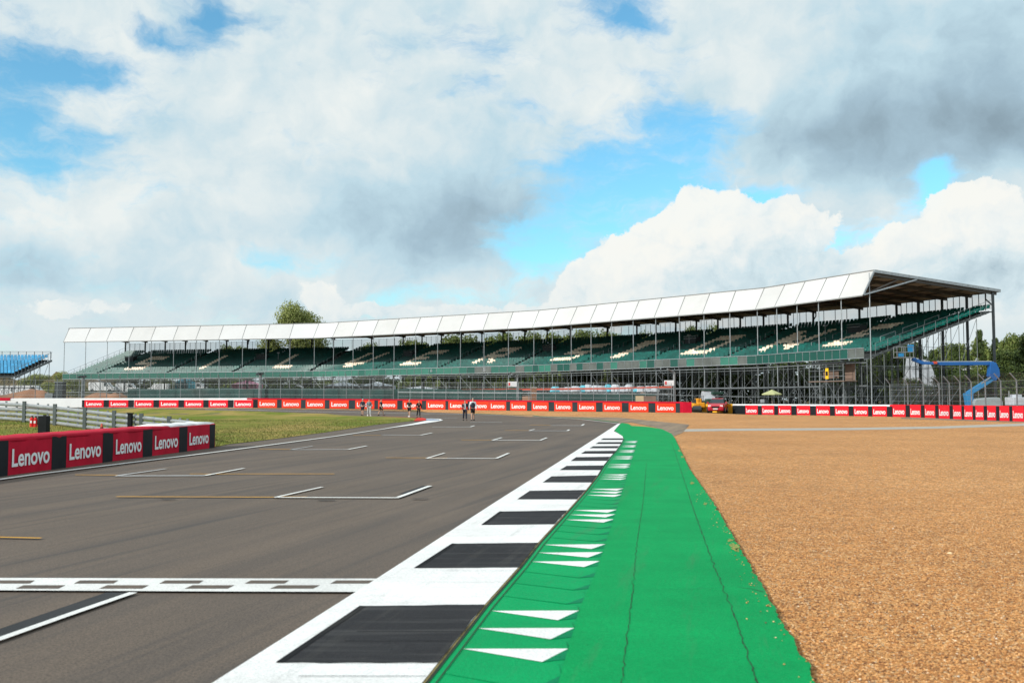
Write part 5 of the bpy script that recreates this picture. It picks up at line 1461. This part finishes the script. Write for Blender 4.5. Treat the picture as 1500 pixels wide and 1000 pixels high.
person(531, 608.8, 25, R(-15), 'person in dark long jacket and white cap walking, leftmost of the group by the barrier', 'cloth_navy', 'cloth_navy', True, 'black_plastic', cap='cloth_white', stride=.10)
person(540.5, 609.2, 25, R(20), 'person in grey hooded top and pale trousers, second from the left', 'cloth_grey', 'cloth_pale', False, 'shoe_white', stride=.22)
person(558, 608.8, 24.5, R(70), 'person in dark jacket and shorts with a pale sleeve, third from the left', 'cloth_navy', 'cloth_black', True, 'black_plastic', sleeves='short', stride=.26)
person(599.5, 610.6, 26, R(-10), 'person in black shirt and shorts with white shoes beside the red apex kerb', 'cloth_black', 'cloth_black', True, 'shoe_white', hair='hair_grey', sleeves='short', stride=.24)
person(613, 611.2, 25.5, R(25), 'person all in black leaning forward mid-stride above the red apex kerb', 'cloth_black', 'cloth_black', False, 'black_plastic', lean=.22, stride=.16, arm_out=.5)
person(681, 616, 30.5, R(12), 'person in open dark suit jacket over a pale shirt, left of the nearest pair', 'cloth_navy', 'cloth_navy', False, 'black_plastic', shirt='cloth_white', stride=.18)
person(692.5, 616, 33.5, R(8), 'taller person in navy vest, pale sleeves and dark shorts, right of the nearest pair', 'cloth_navy', 'cloth_black', True, 'black_plastic', vest='cloth_navy', shirt='cloth_white', hair='hair_grey', stride=.16, phase=-1)

# ================================================================== TREES
def tree_meshes(name, seed, n_leaf, leaf, mat, shape):
    """unit tree: height 1, crown radius about .42; shape 'round' or 'cone'"""
    rg = np.random.default_rng(seed); random.seed(seed)
    clumps = []
    nc = 46 if shape == 'round' else (60 if shape == 'bush' else 40)
    for k in range(nc):
        if shape == 'round':
            u = rg.random(); an = rg.random() * 6.283; z = .30 + .62 * u; rmax = .40 * math.sqrt(max(.02, 1 - ((z - .58) / .42) ** 2)) * (.8 + .3 * rg.random()); r = rmax * math.sqrt(rg.random() * .8 + .2)
            clumps.append((r * math.cos(an), r * math.sin(an), z, .085 + .06 * rg.random()))
        elif shape == 'bush':
            u = rg.random(); an = rg.random() * 6.283; z = .04 + .88 * u; rmax = .42 * (1 - .55 * u ** 3); r = rmax * math.sqrt(rg.random() * .9 + .1)
            clumps.append((r * math.cos(an), r * math.sin(an), z, .10 + .06 * rg.random()))
        else:
            u = rg.random(); an = rg.random() * 6.283; z = .12 + .86 * u; rmax = .24 * (1.04 - u) ** .8; r = rmax * math.sqrt(rg.random())
            clumps.append((r * math.cos(an), r * math.sin(an), z, .05 + .05 * (1 - u)))
    V = np.zeros((n_leaf * 4, 3)); ci = rg.integers(0, nc, n_leaf)
    cl = np.array(clumps)[ci]
    d = rg.normal(size=(n_leaf, 3)); d /= np.linalg.norm(d, axis=1)[:, None]; rr = rg.random(n_leaf) ** .45
    c = cl[:, :3] + d * (cl[:, 3] * rr * (1 + .25 * rg.random(n_leaf)))[:, None] * np.array([1.1, 1.1, .8])
    nrm_ = d * 1.2 + rg.normal(size=(n_leaf, 3)) * .4; nrm_ /= np.linalg.norm(nrm_, axis=1)[:, None]
    a = np.cross(nrm_, rg.normal(size=(n_leaf, 3))); a /= np.linalg.norm(a, axis=1)[:, None]; b_ = np.cross(nrm_, a)
    s_ = leaf * (.6 + .8 * rg.random(n_leaf))[:, None]
    V[0::4] = c - a * s_; V[1::4] = c - b_ * s_ * .55; V[2::4] = c + a * s_; V[3::4] = c + b_ * s_ * .55
    me = bpy.data.meshes.new(name); me.vertices.add(n_leaf * 4); me.vertices.foreach_set('co', V.ravel()); me.loops.add(n_leaf * 4); me.loops.foreach_set('vertex_index', np.arange(n_leaf * 4))
    me.polygons.add(n_leaf); me.polygons.foreach_set('loop_start', np.arange(0, n_leaf * 4, 4)); me.polygons.foreach_set('loop_total', np.full(n_leaf, 4)); me.update(); me.validate(); me.materials.append(MATS[mat])
    tb = MB(); tb.tube((0, 0, 0), (.01, 0, .35), .026, 8, .018); tb.tube((.01, 0, .35), (0, .01, .75 if shape == 'round' else .95), .018, 6, .004)
    for cx, cy, cz, cr in clumps[::3]:
        z0 = max(.15, cz - .22); tb.tube((.005, 0, z0), (cx, cy, cz), .008, 5, .003)
    tm = bpy.data.meshes.new(name + '_trunk'); tm.from_pydata(tb.v, [], tb.f); tm.materials.append(MATS['bark'])
    return me, tm
TM = {'round': tree_meshes('round_tree', 3, 9000, .021, 'leaf_mid', 'round'), 'dark': tree_meshes('dark_tree', 5, 9000, .024, 'leaf_dark', 'round'),
      'bush': tree_meshes('bush', 31, 9000, .024, 'leaf_dark', 'bush'), 'bush2': tree_meshes('bush_b', 32, 9000, .022, 'leaf_mid', 'bush'),
      'olive': tree_meshes('olive_tree', 9, 30000, .0125, 'leaf_olive', 'round'), 'cone': tree_meshes('cone_tree', 12, 7000, .018, 'leaf_dark', 'cone'), 'mid2': tree_meshes('round_tree_b', 21, 9000, .024, 'leaf_mid', 'round')}
KN = {'round': 'broadleaf_tree', 'dark': 'broadleaf_tree', 'olive': 'broadleaf_tree', 'cone': 'conifer_tree', 'mid2': 'broadleaf_tree', 'bush': 'bushy_tree', 'bush2': 'bushy_tree'}
def tree(px, d_, ytop, w_px, kind, label, group=None):
    x = px_x(px, d_); h = H + (586 - ytop) / FPX * d_; w = w_px / FPX * d_
    o = thing(KN[kind], (x, d_, 0), label, 'tree', group)
    o.rotation_euler = (0, 0, random.random() * 6.28)
    cr = bpy.data.objects.new('crown', TM[kind][0]); tk = bpy.data.objects.new('trunk', TM[kind][1])
    for q in (cr, tk):
        C.objects.link(q); q.parent = o; q.scale = (w / .88 if kind != 'cone' else w / .5, w / .88 if kind != 'cone' else w / .5, h / .98)
    return o
random.seed(11)
tree(427, 262, 446, 98, 'olive', 'large rounded olive green tree rising above the roof at the left')
GB = 'trees glimpsed between the roof and the top row of seats'
for i, (px, yt, w) in enumerate([(345, 506, 60), (545, 505, 50), (610, 498, 70), (655, 494, 70), (705, 492, 75), (752, 491, 75), (800, 487, 80), (842, 487, 70), (880, 486, 70), (910, 492, 60), (948, 486, 40), (1022, 481, 46), (1045, 476, 30)]):
    tree(px, 255 + (i % 3) * 8, yt, w, ('round', 'mid2')[i % 2], 'broad green tree whose top shows between the roof and the top seats', GB)
GU = 'dark trees behind the scaffold'
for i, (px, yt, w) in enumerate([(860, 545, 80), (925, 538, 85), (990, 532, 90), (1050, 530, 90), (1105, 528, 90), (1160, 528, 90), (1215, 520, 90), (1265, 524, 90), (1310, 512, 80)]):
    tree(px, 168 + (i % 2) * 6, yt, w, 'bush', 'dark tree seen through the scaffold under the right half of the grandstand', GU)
for i, (px, d_, yt, w, kind, lab) in enumerate([
    (1275, 168, 505, 60, 'dark', 'dark tree behind the scaffold below the right end of the seats'),
    (1335, 172, 500, 55, 'dark', 'dark tree between the scaffold and the white sheeted stack'),
    (1366, 186, 512, 26, 'cone', 'short thin conifer behind the scaffold, leftmost of the conifers at the right'),
    (1400, 176, 503, 26, 'cone', 'slim conifer just left of the rear corner post of the grandstand'),
    (1437, 178, 482, 24, 'cone', 'pointed conifer standing between the two right posts of the grandstand'),
    (1460, 180, 494, 24, 'cone', 'pointed conifer just right of the corner post of the grandstand'),
    (1412, 165, 545, 60, 'bush', 'low dark tree below the blue lift arm'),
    (1382, 190, 506, 60, 'mid2', 'green tree behind the white building, left part'), (1425, 228, 500, 70, 'mid2', 'green tree directly behind the white building'),
    (1478, 160, 492, 44, 'mid2', 'lighter green tree right of the conifers'), (1482, 150, 512, 64, 'dark', 'big dark tree above the bent fence at the right'),
    (1515, 132, 486, 46, 'dark', 'tall dark tree cut off by the right edge of the picture'), (1458, 128, 545, 50, 'bush', 'dark bush behind the elbow of the blue lift'),
    (1500, 122, 535, 70, 'bush', 'dark bushy tree behind the far right fence'), (1540, 120, 500, 60, 'dark', 'dark tree beyond the right edge behind the fence')]):
    tree(px, d_, yt, w, kind, lab)
GL_ = 'low hedge trees right of the grandstand'
for i, (px, d_, yt, w) in enumerate([(1350, 178, 540, 60), (1395, 176, 535, 60), (1440, 172, 532, 60), (1475, 135, 545, 50), (1330, 150, 555, 60), (1385, 150, 552, 60)]):
    tree(px, d_, yt, w, ('bush2', 'bush')[i % 2], 'low bushy tree in the hedge line behind the lift and the scaffold', GL_)
GW = 'bushy trees along the back of the stand'
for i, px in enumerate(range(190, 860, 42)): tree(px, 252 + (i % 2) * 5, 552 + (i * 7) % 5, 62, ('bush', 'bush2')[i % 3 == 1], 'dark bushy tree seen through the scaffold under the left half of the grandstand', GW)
GLL = 'low trees on the bank at the far left'
for i, (px, d_, yt, w) in enumerate([(60, 260, 548, 60), (100, 250, 545, 50)]): tree(px, d_, yt, w, 'olive', 'low olive bushes on the bank behind the far left scaffold', GLL)

# ================================================================== SKY AND LIGHT
SUN = Vector((-.70, -.50, .48)).normalized()
elv = math.asin(SUN.z); az = math.atan2(SUN.x, SUN.y)
sl = bpy.data.lights.new('sun', 'SUN'); sl.energy = 3.8; sl.angle = R(.55); sl.color = (1.0, .962, .90)
so = bpy.data.objects.new('sun', sl); C.objects.link(so); so.rotation_euler = (-SUN).to_track_quat('-Z', 'Y').to_euler(); so.location = (-40, -30, 60)
w = bpy.data.worlds.new("World"); scene.world = w; w.use_nodes = True; nt = w.node_tree; nt.nodes.clear()
out = N(nt, 'ShaderNodeOutputWorld'); bg = N(nt, 'ShaderNodeBackground'); bg.inputs['Strength'].default_value = .10
sky = N(nt, 'ShaderNodeTexSky'); sky.sky_type = 'NISHITA'; sky.sun_disc = False; sky.sun_elevation = elv; sky.sun_rotation = az
sky.air_density = 1.0; sky.dust_density = .6; sky.ozone_density = 2.0
tc = N(nt, 'ShaderNodeTexCoord'); sx = N(nt, 'ShaderNodeSeparateXYZ'); nt.links.new(tc.outputs['Generated'], sx.inputs[0])
azn = mth(nt, 'ARCTAN2', sx.outputs[0], sx.outputs[1]); eln = mth(nt, 'ARCSINE', sx.outputs[2])
cb = N(nt, 'ShaderNodeCombineXYZ'); nt.links.new(mth(nt, 'MULTIPLY', azn, 14.58), cb.inputs[0]); nt.links.new(mth(nt, 'MULTIPLY', eln, 14.58), cb.inputs[1])
p0 = cb.outputs[0]
def skc(px, py):
    a, b_ = ray(px, py); v = Vector((a, 1, b_)).normalized(); return math.atan2(v.x, v.y) * 14.58, math.asin(v.z) * 14.58
def vm(op, a, b_=None, s_=None):
    n = N(nt, 'ShaderNodeVectorMath', operation=op)
    for i, v in enumerate((a, b_)):
        if v is None: continue
        if isinstance(v, bpy.types.NodeSocket): nt.links.new(v, n.inputs[i])
        else: n.inputs[i].default_value = v
    if s_ is not None: n.inputs['Scale'].default_value = s_
    return n.outputs['Value'] if op in ('DOT_PRODUCT', 'LENGTH') else n.outputs[0]
def noisec(scale, detail, vec, rough=.55):
    n = N(nt, 'ShaderNodeTexNoise'); n.inputs['Scale'].default_value = scale; n.inputs['Detail'].default_value = detail; n.inputs['Roughness'].default_value = rough; nt.links.new(vec, n.inputs['Vector']); return n
w1 = noisec(.55, 5, p0); pw = vm('ADD', p0, vm('SCALE', vm('SUBTRACT', w1.outputs['Color'], (.5, .5, .5)), None, 1.05))
w2 = noisec(2.2, 5, p0, .6); pw = vm('ADD', pw, vm('SCALE', vm('SUBTRACT', w2.outputs['Color'], (.5, .5, .5)), None, .22))
def blobs(lst, vec):
    tot = None
    for (px, py, rx_, ry_, amp) in lst:
        a, b_ = skc(px, py)
        d = vm('MULTIPLY', vm('SUBTRACT', vec, (a, b_, 0)), (100 / rx_, 100 / ry_, 0)); q = vm('DOT_PRODUCT', d, d)
        e = mth(nt, 'MULTIPLY', mth(nt, 'POWER', math.exp(-1), q), amp); tot = e if tot is None else mth(nt, 'ADD', tot, e)
    return tot
def sstep(v, a, b_):
    n = N(nt, 'ShaderNodeMapRange', interpolation_type='SMOOTHSTEP'); nt.links.new(v, n.inputs[0]); n.inputs[1].default_value = a; n.inputs[2].default_value = b_; return n.outputs[0]
mp_ = N(nt, 'ShaderNodeMapping'); mp_.inputs['Scale'].default_value = (.55, 1.5, 1); mp_.inputs['Rotation'].default_value = (0, 0, R(-14)); nt.links.new(pw, mp_.inputs[0]); pst = mp_.outputs[0]
# --- blue of the clear sky, richer than the raw model
blue = mixc(nt, 1.0, sky.outputs[0], (1.15, 1.95, 1.95), 'MULTIPLY')
# --- high thin cloud
wisp = noisec(1.0, 8, pst, .62).outputs['Fac']
G_ = [(925, 15, 60, 34, 1.0), (1000, 165, 95, 60, .72), (985, 245, 120, 50, .8), (860, 300, 100, 70, .95), (800, 370, 90, 45, .9), (1120, 290, 60, 22, .8), (85, 80, 70, 36, .72), (30, 120, 70, 50, .60), (70, 195, 100, 34, .60), (30, 240, 60, 30, .6), (235, 48, 42, 13, .8), (308, 20, 26, 20, .85),
      (395, 383, 70, 22, .70), (1372, 262, 26, 32, .95), (1215, 362, 62, 24, .75), (1340, 300, 40, 20, .7), (620, 436, 90, 14, .5), (-80, 150, 90, 70, .6), (1560, 420, 60, 30, .3)]
gap = blobs(G_, pw)
solid = blobs([(1330, 120, 210, 90, .8), (560, 300, 220, 80, .5), (1250, 215, 110, 30, .4)], p0)
cov = mth(nt, 'ADD', mth(nt, 'SUBTRACT', mth(nt, 'ADD', solid, 1.02), mth(nt, 'MULTIPLY', gap, 1.05)), mth(nt, 'MULTIPLY', mth(nt, 'SUBTRACT', wisp, .5), 2.9))
covm = sstep(cov, -.02, 1.0)
# --- relief of the main cloud layer
rel1 = noisec(.8, 8, pw, .57).outputs['Fac']
pL = vm('ADD', pw, (-.22, .30, 0)); rel2 = noisec(.8, 8, pL, .57).outputs['Fac']
relief = mth(nt, 'MULTIPLY', mth(nt, 'SUBTRACT', rel1, rel2), 1.15)
pdk = vm('ADD', p0, vm('SCALE', vm('SUBTRACT', pw, p0), None, .55))
dark = blobs([(600, 285, 200, 55, .62), (640, 365, 190, 45, .70), (700, 325, 110, 50, .50), (470, 340, 150, 26, .35), (760, 240, 110, 90, .42), (230, 175, 80, 55, .38), (40, 370, 75, 42, .75), (120, 410, 130, 22, .32), (300, 440, 140, 26, .25),
              (1290, 190, 200, 50, .95), (1500, 190, 150, 60, 1.0), (1420, 60, 150, 120, .60), (1180, 180, 120, 60, .5), (1220, 40, 170, 80, .22), (540, 80, 180, 60, .22), (1060, 420, 150, 40, .12), (1300, 250, 100, 26, .42), (1450, 400, 90, 26, .4), (1180, 325, 120, 50, .22), (60, 455, 120, 18, .22), (360, 110, 120, 40, .14)], pdk)
light = blobs([(480, 130, 70, 50, .5), (255, 235, 40, 36, .6), (380, 300, 60, 34, .45), (120, 300, 110, 40, .5), (1040, 70, 40, 30, .45), (1100, 100, 40, 60, .7), (850, 125, 70, 50, .5), (170, 110, 60, 50, .45), (480, 215, 120, 30, .35), (1480, 455, 60, 20, .4), (470, 410, 50, 30, .6), (90, 430, 90, 12, .4), (320, 120, 50, 40, .3), (40, 300, 80, 40, .35)], pw)
sh = mth(nt, 'ADD', mth(nt, 'SUBTRACT', mth(nt, 'MULTIPLY', dark, .74), mth(nt, 'MULTIPLY', light, .55)), mth(nt, 'SUBTRACT', .24, relief))
sh = mth(nt, 'ADD', sh, mth(nt, 'MULTIPLY', mth(nt, 'SUBTRACT', rel1, .5), -.8))
ccol = ramp(nt, mth(nt, 'ADD', mth(nt, 'MULTIPLY', sh, .53), .07), [(0.0, (8.4, 8.9, 8.8)), (.2, (7.1, 8.1, 8.4)), (.42, (5.3, 7.1, 8.0)), (.68, (3.9, 5.4, 6.4)), (1.0, (2.7, 3.7, 4.4))])
col = mixc(nt, covm, blue, ccol)
# --- towering cumulus low on the right, crisp edged
pc = vm('ADD', p0, vm('SCALE', vm('SUBTRACT', noisec(1.3, 8, p0, .62).outputs['Color'], (.5, .5, .5)), None, .62))
bil = noisec(2.2, 9, pc, .60).outputs['Fac']; bil2 = noisec(2.2, 9, vm('ADD', pc, (-.12, .14, 0)), .60).outputs['Fac']
cum = blobs([(1025, 320, 62, 52, .85), (955, 370, 72, 52, .85), (885, 425, 70, 52, .9), (1100, 340, 80, 52, .78), (1180, 325, 66, 30, .62), (1040, 430, 180, 62, 1.0), (1180, 425, 120, 36, .8), (1395, 330, 66, 48, .95), (1300, 400, 72, 44, .95), (1470, 370, 80, 62, .9), (1445, 290, 50, 26, .6), (1400, 430, 120, 40, .9), (470, 430, 50, 32, .75), (560, 460, 90, 20, .6), (700, 455, 110, 22, .55), (60, 450, 110, 22, .55), (250, 455, 120, 20, .45), (760, 470, 60, 16, .7)], pc)
cm = sstep(mth(nt, 'ADD', cum, mth(nt, 'MULTIPLY', mth(nt, 'SUBTRACT', bil, .5), .8)), .50, .60)
topl = blobs([(1010, 305, 90, 40, .5), (920, 380, 70, 50, .45), (1400, 300, 70, 34, .45), (1300, 370, 50, 34, .4), (470, 415, 40, 20, .3)], pc)
low = blobs([(1090, 420, 130, 34, .34), (1200, 385, 90, 26, .22), (1450, 400, 110, 34, .5), (1110, 365, 60, 20, .14), (600, 480, 300, 26, .15)], pc)
cs = mth(nt, 'ADD', mth(nt, 'SUBTRACT', mth(nt, 'ADD', .20, low), mth(nt, 'MULTIPLY', topl, .5)), mth(nt, 'MULTIPLY', mth(nt, 'SUBTRACT', bil2, bil), .9))
cucol = ramp(nt, cs, [(0.0, (9.5, 9.5, 9.0)), (.22, (8.6, 9.0, 8.9)), (.5, (6.6, 7.9, 8.4)), (.85, (4.6, 5.9, 6.6)), (1, (3, 4, 4.8))])
col = mixc(nt, mth(nt, 'MULTIPLY', cm, .96), col, cucol)
# whitening towards the horizon
hz = mth(nt, 'MULTIPLY', sstep(eln, .16, -.02), .55); col = mixc(nt, hz, col, (6.2, 7.4, 7.9))
nt.links.new(col, bg.inputs['Color']); nt.links.new(bg.outputs[0], out.inputs['Surface'])
w.cycles.sampling_method = 'MANUAL'; w.cycles.sample_map_resolution = 1024

scene.view_settings.view_transform = 'Standard'; scene.view_settings.look = 'None'; scene.view_settings.exposure = 0; scene.view_settings.gamma = 1
scene.cycles.max_bounces = 5; scene.cycles.transparent_max_bounces = 16; scene.cycles.use_denoising = True
